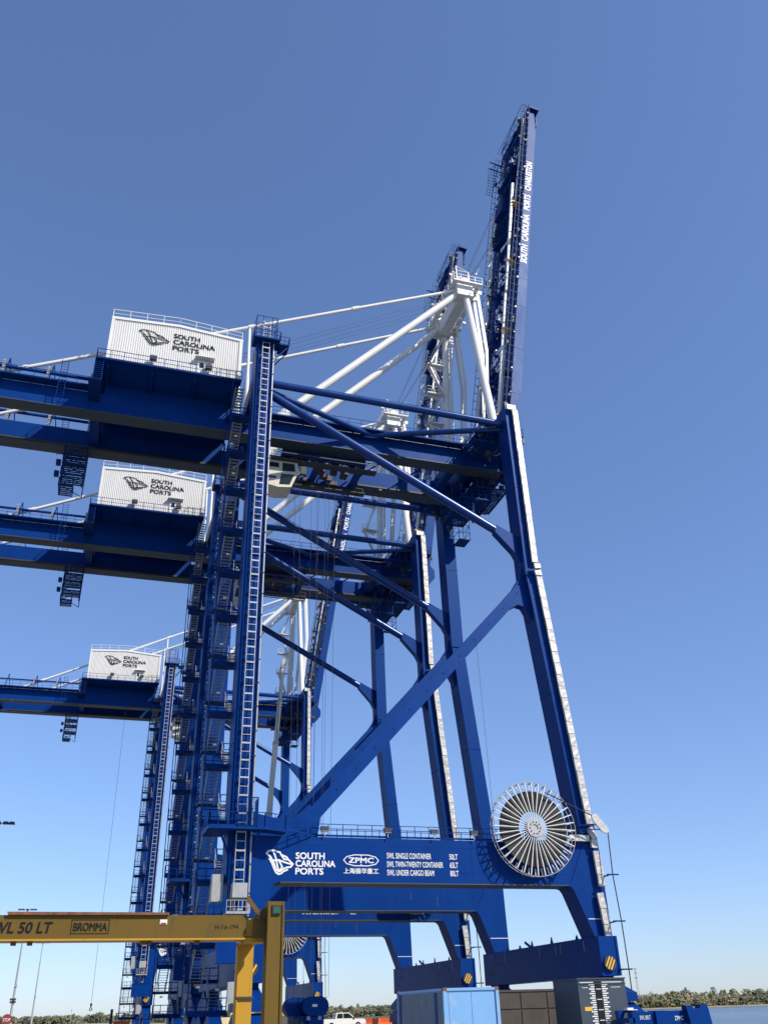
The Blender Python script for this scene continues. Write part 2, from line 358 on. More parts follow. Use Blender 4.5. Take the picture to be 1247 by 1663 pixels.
        for xa, xb in ((-22, -6.2), (13.6, 39.2)):
            m = MB(); m.box(xa, xb, min(yo, yi), max(yo, yi), 61.22, 61.27); m.rail([(xa, yo, 61.27), (xb, yo, 61.27)], 1.1, 1.5)
            x = xa+.8
            while x < xb: m.beam((x, yi, 60.5), (x, yo, 61.2), .07); m.beam((x, yi, 61.18), (x, yo, 61.18), .09); x += 3
            m.build('walkway', BLUE2, g)
        yp = sd((0, 7.7, 0))[1]
        m = MB().box(14.5, 38.5, yp-.2, yp+.2, 61.22, 61.5)
        m.build('cable_tray', WHITE, g)
        m = MB()
        for x in (-20.2, -14.8, -10.3, -5.8):             # festoon gantry posts on the back reach
            m.beam((x-.5, yp, 61.2), (x, yp, 64.3), .12); m.beam((x+.5, yp, 61.2), (x, yp, 64.3), .12)
        m.beam((-22, yp, 63.2), (-5.8, yp, 63.2), .3, .22); m.build('festoon_track', BLUE2, g)
        for x in (-14.8, -10.3, -5.8):
            m = MB().box(x-.5, x-.4, yp-.4, yp-.3, 61.5, 63.8)
            for k in range(9): m.box(x-.6, x-.3, yp-.48, yp-.25, 61.6+k*.24, 61.73+k*.24)
            m.build('cable_loop', GALV, g)
        for x in (-18.7, 18, 29): MB().box(x-.2, x+.2, ya-.4, ya-.14, 58.35, 58.6).build('floodlight', DARK, g)
        m = MB()                                           # caged ladder on the girder side
        for x in (-9.4, -8.7): m.beam((x, yo-.15, 59.0), (x, yo-.15, 64), .06)
        for k in range(14): m.beam((-9.4, yo-.15, 59.2+k*.35), (-8.7, yo-.15, 59.2+k*.35), .035)
        m.build('ladder', BLUE2, g)
    for x in (-21.5, -5.4, 12.9, 36.6, 38.6):
        MB().box(x-.5, x+.5, 8.9, 15.0, 59.3, 60.9).build('girder_tie', BLUE, root)
    m = MB().box(-23.6, -21.9, 5.8, 18.1, 58.2, 58.3); m.rail([(-21.9,5.8,58.3),(-23.6,5.8,58.3),(-23.6,18.1,58.3),(-21.9,18.1,58.3)], 1.1, 1.1)
    m.box(-23.2, -22.0, 6.6, 8.4, 58.9, 60.4).box(-23.2, -22.0, 15.2, 17.2, 58.9, 60.4); m.build('end_platform', BLUE2, root)
    m = MB()
    for k in range(8):
        x = 16+k*2.6; m.beam((x, 9.0, 60.2), (x+2.6, 14.9, 60.2), .14) if k % 2 else m.beam((x+2.6, 9.0, 60.2), (x, 14.9, 60.2), .14)
    m.build('wind_bracing', BLUE2, root)
    # hanging maintenance gallery under the back reach
    g = MB()
    for x in (-8.3, -5.9):
        for y in (14.7, 16.9): g.beam((x, y, 53.4), (x, y, 58.8), .11)
    for z in (53.4, 54.9, 56.3, 57.5):
        x1 = -5.9 if z > 54 else -6.9
        g.rail([(x1,14.6,z),(-8.4,14.6,z),(-8.4,17.0,z),(x1,17.0,z),(x1,14.6,z)], 1.0, .8, .05)
        for k in range(6): g.box(-8.4, x1, 14.6+k*.42, 14.6+k*.42+.26, z-.04, z)
        g.beam((-8.3,14.6,z), (-5.9,14.6,z+1.3), .07); g.beam((-5.9,16.9,z), (-8.3,16.9,z+1.3), .07)
    for z in (55.3, 56.8): g.box(-9.1, -8.6, 15.2, 15.9, z-.25, z+.25)
    g.build('maintenance_gallery', BLUE2, root)
    # ---- machinery house
    YN, YF = 4.22, 19.68  # house width, heights and near wall scaled about the camera, baked into these values
    zr = lambda x: 69.5+(x+4.92)/7.28*.44 if x < 2.36 else 69.94-(x-2.36)/7.08*.54
    mh = MB().prism([(-4.92,63.05),(9.44,63.05),(9.44,69.4),(2.36,69.94),(-4.92,69.5)], YN, YF).build('machinery_house', WALLW, root)
    m = MB(); x = -4.62                                     # ribbed cladding on the long walls
    while x < 9.1:
        m.prism([(x, YN), (x+.05, YN-.07), (x+.12, YN-.07), (x+.17, YN)], 63.1, zr(x)-.25, 'z'); x += .245
    m.build('cladding', WALLW, mh)
    m = MB().box(-4.98, -4.64, YN-.14, YN, 63.05, 69.42).box(9.14, 9.5, YN-.14, YN, 63.05, 69.3)
    m.prism([(-5.0,69.27),(2.36,69.71),(9.55,69.17),(9.55,69.44),(2.36,69.98),(-5.0,69.54)], YN-.16, YN); m.build('edge_trim', WHITE, mh)
    m = MB()
    for y in (YN-.08, YF): m.rail([(-4.92,y,69.54),(2.36,y,69.97),(9.44,y,69.43)], 1.1, 1.75, .055)
    for x in (-4.92, 9.44): m.rail([(x,YN,69.5),(x,YF,69.5)], 1.1, 1.7, .055)
    m.build('roof_railing', WHITE, mh)
    pl = lambda u, v, e: (u, YN-.085-e, v)
    sc_logo('emblem', -1.94, 66.55, 3.33, 1.98, .13, pl, PRINTD, mh)
    for b, za, zb, xr in (('SOUTH', 68.05, 68.66, 4.68), ('CAROLINA', 67.20, 67.82, 6.42), ('PORTS', 66.34, 66.95, 4.68)):
        text('lettering', b, 1.84, xr, za, zb, pl, PRINTD, mh, .055)
    d = MB().box(4.67, 5.8, YN-.2, YN-.01, 63.2, 65.35).build('door', WHITE, mh)
    MB().box(4.9, 5.36, YN-.22, YN-.2, 64.4, 65.1).build('door_window', GLASS, d)
    MB().box(4.33, 6.5, YN-.75, YN-.01, 65.62, 65.72).build('door_canopy', WHITE, d)
    for x in (-.1, 5.9): MB().box(x-.38, x+.38, 3.45, 3.85, 64.1, 64.62).build('floodlight', DARK, mh)
    m = MB().box(-5.9, 9.55, 3.2, YN, 62.86, 63.0).box(-5.9, -4.92, YN, YF, 62.86, 63.0)
    m.rail([(9.55,3.25,63.0),(-5.85,3.25,63.0),(-5.85,YF,63.0)], 1.15, 1.35, .055); m.build('walkway', BLUE2, mh)
    m = MB().box(-4.92, 9.44, 3.9, YF, 62.72, 62.855)
    for y in (7.5, 15.2): m.box(-4.7, 9.2, y, y+1.2, 61.2, 62.72)
    for x in (-4.6, 0, 4.6, 9.0): m.box(x-.15, x+.15, 4.0, 19.5, 62.42, 62.72)
    m.build('underframe', BLUE, mh)
    m = MB()
    for x0, x1 in ((-4.2, -.3), (.4, 4.3), (5.0, 8.6)): m.box(x0, x1, 4.3, 19.3, 62.66, 62.72)
    m.build('floor_panel', BLUE, mh)
    m = MB()
    for k in range(11): m.box(-5.9, -5.05, 3.4, 4.1, 60.4+k*.25, 60.45+k*.25)
    for y in (3.4, 4.1): m.beam((-5.9,y,60.2), (-5.9,y,62.9), .06); m.beam((-5.05,y,60.2), (-5.05,y,62.9), .06)
    m.box(-6.3, -5.0, 3.3, 7.3, 60.1, 60.18); m.build('access_ladder', BLUE2, mh)
    # ---- white mast (A-frame) and stays
    for sd in sides:
        MB().tube(sd((40.35,4.2,63.0)), sd((40.0,7.9,87.4)), .55, 20, .44).build('mast_leg', WHITE, root, True)
        MB().tube(sd((14.3,8.1,61.9)), sd((38.7,8.1,87.6)), .47, 18).build('mast_backstay', WHITE, root, True)
        st = MB().tube(sd((-17.4,8.1,61.7)), sd((38.9,8.1,88.5)), .22, 12).build('stay_bar', WHITE, root, True)
        for t in (.06, .27, .496, .73): 
            m = MB(); p = Vector(sd((-17.4,8.1,61.7))).lerp(Vector(sd((38.9,8.1,88.5))), t); q = p+Vector((56.3,0,26.8)).normalized()*1.1
            m.tube(p, q, .30, 12).build('stay_joint', WHITE, st)
        MB().tube(sd((10.9,8.1,63.6)), sd((10.7,8.1,74.9)), .17, 10).tube(sd((10.9,9.0,63.6)), sd((10.7,8.2,74.9)), .12, 10).build('stay_prop', WHITE, root)
        m = MB().tube(sd((14.3,8.1,61.2)), sd((15.6,8.1,63.2)), .62, 14); m.build('backstay_foot', WHITE, root)
        MB().box(38.5, 40.8, *sorted((sd((0,7.1,0))[1], sd((0,9.0,0))[1])), 87.0, 89.3).tube(sd((39.8,7.2,89.4)), sd((39.8,8.9,89.4)), .8, 18).build('mast_head', WHITE, root)
        for y in (7.5, 8.8):
            MB().beam(sd((41.6,y,88.2)), sd((42.1,y,78)), .16, .42, (1,0,0)).beam(sd((42.1,y,78)), sd((41.3,y,67.5)), .16, .38, (1,0,0)).build('folded_stay_link', WHITE, root)
        MB().beam(sd((40.6,7.6,88.6)), sd((42.2,7.6,88.1)), .5, .6).beam(sd((40.6,8.8,88.6)), sd((42.2,8.8,88.1)), .5, .6).build('stay_bracket', WHITE, root)
    MB().beam((40.75,16.1,86.4), (41.0,19.0,63.1), .35, .12, (0,1,0)).build('mast_plate', WHITE, root)
    MB().box(38.8, 40.2, 8.6, 15.3, 86.6, 88.7).build('mast_head_beam', WHITE, root)
    m = MB()
    for za, hh in ((89.3, 1.2),):
        m.box(37.8, 38.5, 6.4, 17.5, za-.55, za-.48).box(41.3, 42.0, 6.4, 17.5, za-.55, za-.48).box(38.5, 41.3, 6.4, 7.0, za-.55, za-.48)
        m.rail([(37.8,6.4,za-.48),(42.0,6.4,za-.48),(42.0,17.5,za-.48),(37.8,17.5,za-.48),(37.8,6.4,za-.48)], 1.1, 1.1, .055)
    for y in (7.2, 8.9, 15.0, 16.7):
        m.beam((38.6,y,88.8), (38.6,y,92.2), .12); m.beam((40.4,y,88.8), (40.4,y,91.4), .12)
    for z in (90.3, 91.4, 92.2): m.path([(38.6,7.2,z),(38.6,8.9,z),(40.4,8.9,min(z,91.4)),(40.4,7.2,min(z,91.4)),(38.6,7.2,z)], .05, 5); m.path([(38.6,15.0,z),(38.6,16.7,z),(40.4,16.7,min(z,91.4)),(40.4,15,min(z,91.4)),(38.6,15,z)], .05, 5)
    m.build('mast_platform', WHITE, root)
    rnd = random.Random(5); m = MB()
    for k in range(60):
        x = rnd.uniform(37.6, 42); y = rnd.uniform(6.4, 17.4); z = rnd.uniform(86.8, 91.2); a, b, c = (rnd.uniform(.05, .24) for _ in range(3)); m.box(x-a, x+a, y-b, y+b, z-c, z+c); m.beam((x, y, z), (x+rnd.uniform(-.5, .5), y+rnd.uniform(-.8, .8), z+rnd.uniform(-.2, 1.0)), .06)
    for y in (10.4, 11.3, 12.6, 13.5): m.tube((40.2,y-.12,90.1), (40.2,y+.12,90.1), .55, 16)
    m.build('sheave_block', WHITE, root, stuff=True)
    # mast stair on the far mast leg
    ms = MB()
    za = 63.2; k = 0
    while za < 86:
        t = (za-63.1)/24.3; yy = 19.7-3.6*t-.2; x0 = 37.3
        ms.box(x0-.2, 39.6, yy-.6, yy+.6, za, za+.07); ms.rail([(39.1,yy-.6,za+.07),(x0-.2,yy-.6,za+.07),(x0-.2,yy+.6,za+.07)], 1.1, .9, .05)
        s0 = -1 if k % 2 else 1
        for j in range(12):
            f = (j+.5)/12; xx = x0+.3+f*1.7 if s0 > 0 else x0+2.0-f*1.7
            ms.box(xx-.14, xx+.14, yy-.9, yy-.2, za+f*4.6, za+f*4.6+.05)
        xa, xb = (x0+.2, x0+2.1) if s0 > 0 else (x0+2.1, x0+.2)
        for o in (-.9, -.2): ms.beam((xa,yy+o,za), (xb,yy+o-.1,za+4.6), .05, .22); ms.beam((xa,yy+o,za+1.0), (xb,yy+o-.1,za+5.6), .05)
        ms.beam((39.3, yy, za-.6), (x0, yy, za), .14)
        za += 4.6; k += 1
    ms.build('mast_stair', WHITE, root)
    # ---- raised boom
    BO = Vector((44.45, 0, 60.0)); bd = Vector((.158, 0, .9874)).normalized(); bn = Vector((-bd.z, 0, bd.x))
    bp = lambda s, n, y: (BO+bd*s+bn*n).to_3d()+Vector((0, y, 0))
    def slab(mb, s0, s1, n0, n1, y0, y1): 
        return mb.add([bp(s, n, y) for s in (s0, s1) for n in (n0, n1) for y in (y0, y1)], [(0,1,3,2),(4,6,7,5),(0,4,5,1),(2,3,7,6),(0,2,6,4),(1,5,7,3)])
    SL = 73.4
    for i, (ya, yb) in enumerate(((7.3, 8.9), (15.0, 16.6))):
        pr = [(-.6,.2),(0,-.02),(68,0),(SL,.55),(SL,1.5),(69,1.72),(1.5,1.78),(-.6,1.2)]
        n = len(pr); vs = [bp(s, q, y) for y in (ya, yb) for s, q in pr]
        bg_ = MB().add(vs, [tuple(range(n)), tuple(range(2*n-1, n-1, -1))]+[((k+1) % n, k, n+k, n+(k+1) % n) for k in range(n)]).build('boom_girder', BLUE, root)
        m = MB()
        for s in (4.2, 11.5, 19.4, 27.4, 33.0, 42, 51, 60): slab(m, s, s+.05, -.03, 1.80, ya-.02, yb+.02)
        m.build('weld_seam', BLUE, bg_, stuff=True)
        yo = ya-.95 if i == 0 else yb+.95; ye = ya if i == 0 else yb
        m = MB()
        slab(m, 1.2, SL-.6, 1.72, 1.78, min(yo, ye), max(yo, ye))
        s = 1.2; 
        while s < SL:
            a = Vector(bp(s, 1.78, yo)); m.beam(a, a+bn*1.15, .06, .06); m.beam(bp(s, 1.72, yo), bp(s, 1.42, ye), .08, .08); m.beam(bp(s, 1.68, yo-.02), bp(s, 1.68, ye), .09); s += 1.45
        for nn in (2.35, 2.93): m.beam(bp(1.2, nn, yo), bp(SL-.4, nn, yo), .055)
        yi = yb if i == 0 else ya; yq = yi+.75 if i == 0 else yi-.75
        slab(m, 1.2, SL-.6, 1.72, 1.77, min(yi, yq), max(yi, yq))
        s = 1.6
        while s < SL:
            a = Vector(bp(s, 1.78, yq)); m.beam(a, a+bn*1.1, .05, .05); s += 1.45
        for nn in (2.3, 2.88): m.beam(bp(1.2, nn, yq), bp(SL-.4, nn, yq), .05)
        m.build('walkway', BLUE2, bg_)
        ym = (ya+yb)/2
        fs = MB()
        for s0, s1, nn in ((6, 30, 2.55), (30.4, 54, 2.75)):
            fs.beam(bp(s0, nn, ym), bp(s1, nn+.3, ym), .42, .34, bn)
        fs.beam(bp(50, 2.5, ym-.1), bp(71.5, 1.95, ym-.1), .16, .2, bn)
        fs.build('forestay_bar', WHITE, bg_)
        for s in (7.5, 22.8, 36.5, 49.5): m = MB(); slab(m, s-.1, s+.1, 1.8, 3.0, ym-.45, ym+.4); m.build('stay_saddle', SAFEY if i == 0 else DARK, bg_)
        rnd = random.Random(11+i); m = MB()
        for k in range(70):
            s = rnd.uniform(2, 72); a = rnd.uniform(.08, .22); nn = rnd.uniform(1.9, 2.6); yy = rnd.uniform(min(yo, yq), max(yo, yq)); slab(m, s-a*1.5, s+a*1.5, nn-a, nn+a, yy-a, yy+a)
        m.build('deck_fitting', DARK, bg_, stuff=True)
        m = MB()
        s = 3
        while s < 72: a = rnd.uniform(.05, .14); slab(m, s, s+a*2, 1.82, 1.82+a*1.5, yo-a*.5, yo+a*.5); s += rnd.uniform(1.6, 7)
        for k in (0, 1): m.beam(bp(2, 1.95+.12*k, ya+.3+k*.9), bp(SL-1, 1.95+.12*k, ya+.3+k*.9), .09)
        m.build('cable_conduit', GALV, bg_, stuff=True)
        if i == 0:
            P = lambda u, v, e: bp(u, v, ya-.012-e)
            def tx(b, s0, s1): text('lettering', b, s0, s1, .28, 1.24, lambda u, v, e: bp(u, v, ya-.012-e), PRINTW, bg_, .05)
            tx('SOUTH', 36.3, 40.1); tx('CAROLINA', 41.0, 46.9); tx('PORTS', 48.0, 51.5); tx('CHARLESTON', 52.6, 59.6)
    for s in (.8, 9.6, 18.5, 27.5, 36.4, 45.5, 54.5, 63, 71.8):
        m = MB(); slab(m, s-.45, s+.45, .25, 1.5, 8.9, 15.0); m.build('boom_tie', BLUE, root)
    m = MB()
    for s in (46, 49.5, 53, 56.5, 60):                      # service frames on the upper boom
        slab(m, s, s+.12, 1.8, 2.9, 9, 15); slab(m, s+.1, s+2.6, 1.8, 1.9, 9.6+s % 3, 12.8+s % 2)
    for k in range(14):
        s = 44+k*2.05; m.beam(bp(s, 2.9, 9+(k % 2)*6), bp(s+2.05, 2.9, 15-(k % 2)*6), .10)
    for s in (66.5, 68.2): slab(m, s, s+.12, 1.6, 4.6, 15.6, 15.75)
    m.rail([bp(62, 3.0, 17.4), bp(70, 2.4, 17.4)], 1.1, .8, .05, bn)
    m.beam(bp(66.5, 4.6, 15.7), bp(62.5, 4.6, 15.7), .05); m.beam(bp(68.2, 3.6, 15.6), bp(66.4, 3.9, 15.6), .06)
    slab(m, 50.5, 53.5, 2.3, 3.6, 10.6, 13.4)
    m.build('service_frame', BLUE2, root, stuff=True)
    m = MB(); rnd = random.Random(21); s = 2.0
    while s < 70:
        k = int(s/1.9) % 2
        m.beam(bp(s, 1.35, 9.0+k*5.8), bp(s+1.9, 1.35, 14.8-k*5.8), .12); m.beam(bp(s, 1.4, 9), bp(s, 1.4, 15), .1)
        for q in range(3):
            y = rnd.uniform(9.3, 14.6); a = rnd.uniform(.1, .4); slab(m, s, s+rnd.uniform(.3, 1.3), 1.2, 1.5+a, y-a, y+a)
        s += 1.9
    for y in (9.8, 10.6, 13.3, 14.1): m.beam(bp(2, 1.9, y), bp(71, 1.9, y), .07)
    m.build('boom_lattice', BLUE2, root, stuff=True)
    m = MB()
    for k in range(60):
        s = rnd.uniform(3, 70); y = rnd.uniform(9.2, 14.8); a = rnd.uniform(.06, .16); slab(m, s, s+rnd.uniform(.2, .9), 1.7, 1.7+2*a, y-a, y+a)
    for y in (9.5, 14.4): m.beam(bp(4, 1.75, y), bp(66, 1.75, y), .12)
    m.build('boom_piping', GALV, root, stuff=True)
    m = MB(); slab(m, SL-.2, SL+.25, -.2, 1.6, 6.8, 17.1)
    m.rail([bp(SL, 1.6, 6.8), bp(SL, 1.6, 17.1)], 1.2, 1.3, .05, bn); 
    for k in range(9): 
        y = 7+k*1.2; m.beam(bp(SL+.2, 1.2, y), bp(SL+1.2, 1.5, y+.2), .07)
    slab(m, SL-3.5, SL-1.2, -.28, -.02, 7.6, 8.6); m.build('tip_platform', BLUE2, root)
    m = MB()
    for y, ss, nn in ((10.0,55,3.4), (13.9,55,3.4), (10.8,47.5,3.0), (13.1,47.5,3.0)): m.tube((40.2,y,90.4), bp(ss, nn, y), .028, 5)
    m.build('boom_hoist_rope', ROPE, root, stuff=True)
    m = MB()
    for y in (10.6, 11.4, 12.5, 13.3): m.tube((40.0,y,90.2), (7.5,y,71.2), .024, 5)
    m.build('boom_hoist_rope', ROPE, root, stuff=True)
    # ---- trolley with cab
    tr = MB().box(15.5, 25.5, 9.1, 9.6, 58.0, 58.8).box(15.5, 25.5, 14.3, 14.8, 58.0, 58.8).box(15.5, 16.1, 9.1, 14.8, 57.9, 58.7).box(24.9, 25.5, 9.1, 14.8, 57.9, 58.7).box(19.8, 20.4, 9.6, 14.3, 57.9, 58.6)
    tr = tr.build('trolley', BLUE, root)
    m = MB().box(14.2, 26.8, 8.0, 8.1, 57.5, 57.6).box(14.2, 26.8, 15.9, 16.0, 57.5, 57.6)
    m.rail([(14.2,9.0,57.3),(26.8,9.0,57.3)], 1.1, 1.1); m.rail([(14.2,14.9,57.3),(26.8,14.9,57.3)], 1.1, 1.1); m.box(14.2,26.8,9.0,9.9,57.22,57.3).box(14.2,26.8,14.0,14.9,57.22,57.3)
    for k in range(5): m.beam((16+k*2, 9.2, 57.3), (18+k*2, 9.2, 58.5), .1)
    m.build('trolley_walkway', DARK, tr)
    rnd = random.Random(8); m = MB()
    for k in range(22):
        x = rnd.uniform(17.5, 25); y = rnd.uniform(9.6, 14.4); a, b, c = (rnd.uniform(.15, .5) for _ in range(3)); m.box(x-a, x+a, y-b, y+b, 58.0-c, 58.1+c)
    m.build('winch_gear', DARK, tr, stuff=True)
    for x in (18.3, 22.0):
        for y in (10.2, 13.7): MB().tube((x,y-.15,58.4), (x,y+.15,58.4), .5, 16).build('sheave', DARK, tr)
    cb_ = MB().prism([(13.6,57.7),(17.3,57.7),(17.5,56.0),(16.7,53.9),(15.2,53.7),(13.6,54.0)], 9.4, 12.0).build('operator_cab', BEIGE, tr)
    m = MB().prism([(15.6,57.0),(17.0,57.0),(17.1,56.0),(15.6,55.9)], 9.36, 9.4).prism([(15.5,55.5),(17.0,55.6),(16.5,54.2),(15.3,54.1)], 9.36, 9.4)
    m.prism([(14.0,55.1),(14.9,55.1),(14.9,54.8),(14.0,54.8)], 9.36, 9.4).prism([(14.0,56.9),(15.2,56.9),(15.2,56.3),(14.0,56.3)], 9.36, 9.4)
    m.add([(17.53,9.6,55.8),(17.53,11.8,55.8),(16.85,11.8,54.1),(16.85,9.6,54.1)], [(0,1,2,3)])
    m.build('cab_window', GLASS, cb_)
    MB().box(14.0, 17.2, 9.6, 11.9, 57.7, 58.0).build('cab_hanger', DARK, cb_)
    # ---- stair tower behind the landside leg
    z = 1.8; LV = 4.65; k = 0
    while z < 62:
        f = MB().box(8.5, 11.5, 2.5, 3.7, z, z+.08); f.rail([(11.5,2.55,z+.05),(8.55,2.55,z+.05),(8.55,3.7,z+.05)], 1.15, .75, .075, toe=.34)
        f.build('stair_landing', BLUE2, root)
        f = MB().box(8.6, 11.4, 6.3, 7.4, z+LV/2, z+LV/2+.08); f.rail([(8.6,6.3,z+LV/2),(8.6,7.4,z+LV/2),(11.4,7.4,z+LV/2)], 1.15, .75, .075, toe=.3)
        f.build('stair_landing', BLUE2, root)
        f = MB()
        for x0, ya, yb, zo in ((10.35, 3.7, 6.3, 0), (9.0, 6.3, 3.7, LV/2)):
            for j in range(10):
                t = (j+.5)/10; y = ya+(yb-ya)*t; zz = z+zo+t*LV/2
                f.box(x0, x0+.95, y-.13, y+.13, zz, zz+.04)
            for xx in (x0, x0+.95):
                f.beam((xx,ya,z+zo), (xx,yb,z+zo+LV/2), .05, .2); f.beam((xx,ya,z+zo+1.0), (xx,yb,z+zo+1.0+LV/2), .05)
                for t in (.15, .5, .85):
                    y = ya+(yb-ya)*t; f.beam((xx,y,z+zo+t*LV/2), (xx,y,z+zo+t*LV/2+1), .045)
        f.build('stair_flight', STAIR, root)
        for p in ((8.55,2.55), (8.6,7.35), (11.4,7.35)): MB().beam((*p, z), (*p, z+LV), .09).build('stair_post', BLUE2, root)
        MB().box(9.1, 9.4, 2.35, 2.5, z+1.9, z+2.05).build('stair_lamp', WHITE, root); MB().box(10.6, 10.85, 2.4, 2.52, z+1.7, z+1.85).build('stair_lamp', WHITE, root)
        z += LV; k += 1
    # lift mast on the leg face, conduit, platforms
    m = MB()
    for x in (11.14, 11.90): m.beam((x,-.42,6.5), (x,-.42,69), .06)
    zz = 6.8; k = 0
    while zz < 69: m.beam((11.14,-.42,zz), (11.90,-.42,zz), .09 if k % 2 else .05, .13 if k % 2 else .05); zz += .72; k += 1
    m.build('lift_mast', GALV, root)
    m = MB(); zz = 8
    while zz < 66: m.beam((10.9,-.3,zz), (12.45,-.3,zz), .06); m.beam((11.14,-.42,zz), (11.14,0,zz), .07); m.beam((11.9,-.42,zz), (11.9,0,zz), .07); zz += 2.15
    m.tube((10.75,-.12,7), (10.75,-.12,65), .06, 6).tube((11.0,-.1,7), (11.0,-.1,64), .04, 6).build('mast_bracket', BLUE2, root)
    MB().tube((12.38,-.2,8.5), (12.38,-.2,66.5), .075, 8).build('conduit', GALV, root)
    m = MB().box(10.1, 13.0, -1.0, .9, 66.0, 66.07); m.rail([(13.0,.9,66.07),(13.0,-1.0,66.07),(10.1,-1.0,66.07),(10.1,.9,66.07)], 1.1, .7, .06)
    for x in (10.3, 11.0, 12.0, 12.6):
        for y in (-.9, .6): m.beam((x,y,66), (x,y,69.2), .07)
    for zz in (67, 68, 69.1): m.path([(10.3,-.9,zz),(12.6,-.9,zz),(12.6,.6,zz),(10.3,.6,zz),(10.3,-.9,zz)], .035, 5)
    m.box(12.9, 14.0, -.8, .9, 65.6, 65.66); m.rail([(12.9,-.8,65.66),(14.0,-.8,65.66),(14.0,.9,65.66)], 1.1, .5, .05); m.beam((12.5,-.6,63.6), (13.9,-.6,65.6), .1); m.beam((12.5,.7,63.6), (13.9,.7,65.6), .1)
    m.build('lift_head_platform', BLUE2, root)
    lp = MB().box(8.7, 13.2, -1.55, -.02, 14.75, 14.95).box(8.7, 10.4, -.02, 2.5, 14.75, 14.95).prism([(13.2,14.95),(15.0,14.75),(15.0,14.6),(13.2,14.75)], -1.55, -.02)
    lp.rail([(8.75,2.5,14.95),(8.75,-1.5,14.95),(13.2,-1.5,14.95),(14.9,-1.5,14.8),(17.4,-.1,14.6)], 1.1, .8, .055)
    lp.beam((9.6,-1.4,14.75), (10.6,0,13.1), .14).beam((12.9,-1.4,14.75), (12.4,0,13.1), .14)
    lp = lp.build('leg_platform', BLUE, root)
    m = MB()
    for x in (11.0, 12.6): m.beam((x,-1.58,14.95), (x,-1.58,17.2), .07)
    for k in range(17): m.beam((11.0,-1.58,15+k*.135), (12.6,-1.58,15+k*.135), .018)
    for k in range(13): m.beam((11.0+k*.133,-1.58,14.95), (11.0+k*.133,-1.58,17.2), .018)
    for k in range(15): m.beam((12.6,-1.58+k*.1,14.95), (12.6,-1.58+k*.1,17.2), .018)
    m.beam((11.0,-1.58,17.2), (12.6,-1.58,17.2), .07); m.build('lift_gate', BLUE2, lp)
    lc = MB().box(10.9, 12.05, -1.55, -.5, 9.7, 10.75).build('lift_cage', GREY, root)
    m = MB().rail([(10.5,-1.6,8.6),(12.3,-1.6,8.6),(12.3,-.3,8.6)], .9, .3, .04); m.box(10.5,12.3,-1.6,-.2,8.55,8.62); m.build('cage_fence', GALV, lc)
    m = MB().box(11.1, 12.0, -.5, -.02, 2.6, 4.0).build('control_cabinet', GREY, root)
    MB().box(9.55, 10.42, .4, 1.6, 9.6, 11.6).build('control_cabinet', GREY, root)
    m = MB().box(10.0, 13.0, -1.2, -.02, 5.2, 7.2).rail([(10,-1.25,7.2),(13,-1.25,7.2)], 1.1, .7); m.build('lift_base', BLUE, root)
    # ---- cable reel on the portal
    C = Vector((37.3, -.95, 15.55))
    rl = MB().tube(C+Vector((0,-.35,0)), C+Vector((0,1.0,0)), .42, 18).build('cable_reel', GALV, root)
    MB().annulus(C, 1.45, 3.2, -.14, .14, 64).build('wound_cable', RUBBER, rl)
    MB().ring(C+Vector((0,-.3,0)), 4.0, .03, 72, 6).build('rim', GALV, rl)
    MB().ring(C+Vector((0,.3,0)), 3.96, .03, 72, 6).build('rim', GALV, rl)
    MB().annulus(C, .3, .78, -.42, -.36, 24).build('hub_plate', GALV, rl)
    m = MB()
    for k in range(10): a = k*math.pi/5; m.tube(C+Vector((.5*math.cos(a),-.47,.5*math.sin(a))), C+Vector((.5*math.cos(a),-.40,.5*math.sin(a))), .06, 6)
    m.build('hub_bolt', DARK, rl, stuff=True)
    sp = MB(); d = .30
    sp.add([Vector((x, y, z)) for x, wv in ((.45, .026), (3.92, .045)) for y, z in ((-d-.06,-wv),(-d-.06,wv),(-d+.02,wv),(-d+.02,-wv))], [(0,1,2,3),(7,6,5,4),(0,4,5,1),(1,5,6,2),(2,6,7,3),(3,7,4,0)])
    sp.box(3.3, 3.92, .2, .26, -.04, .04).box(3.86, 3.96, -d, d, -.05, .05)
    me = bpy.data.meshes.new('spoke'); me.from_pydata([tuple(p) for p in sp.v], [], sp.f)
    for k in range(36):
        o = link('spoke', me, SPOKE, rl); o.location = C-CR; o.rotation_euler = (0, k*math.pi/18+.03, 0)
    m = MB().box(36.2, 38.4, -.5, .06, 12.0, 14.4).prism([(36.6,12.2),(38.0,12.2),(37.7,16.2),(36.9,16.2)], -.4, -.1); m.build('reel_bracket', BLUE, rl)
    # cable guide and hanging cable
    gd = MB().prism([(43.1,16.75),(43.3,16.95),(43.7,16.85),(44.62,15.75),(44.68,15.45),(44.4,15.25),(44.0,15.4),(43.2,16.3)], -1.35, -1.2).build('cable_guide', ALU, root)
    MB().beam((41.9,-.9,16.0), (44.0,-1.3,16.0), .08).beam((41.9,-.9,15.6), (44.1,-1.3,15.6), .08).beam((42.6,-.9,16.0), (42.6,0,16.0), .1).build('guide_arm', BLUE2, gd)
    m = MB().path([(38.6,-1.5,18.6), (43.2,-1.3,16.75), (43.9,-1.27,16.3), (44.55,-1.3,15.6), (44.42,-1.3,11.8), (44.62,-1.3,8.0), (44.66,-1.3,4.3), (44.6,-1.3,.3)], .05, 6); m.build('supply_cable', RUBBER, root)
    m = MB()
    for z, x in ((11.8, 44.4), (8.05, 44.6), (4.35, 44.66)): m.beam((43.9,-.1,z-.1), (44.2,-1.2,z), .1); m.beam((43.9,-1.2,z), (45.0,-1.3,z), .11)
    m.build('cable_bracket', BLUE2, root)
    # ---- aluminium cable tray on the waterside leg
    tray = MB()
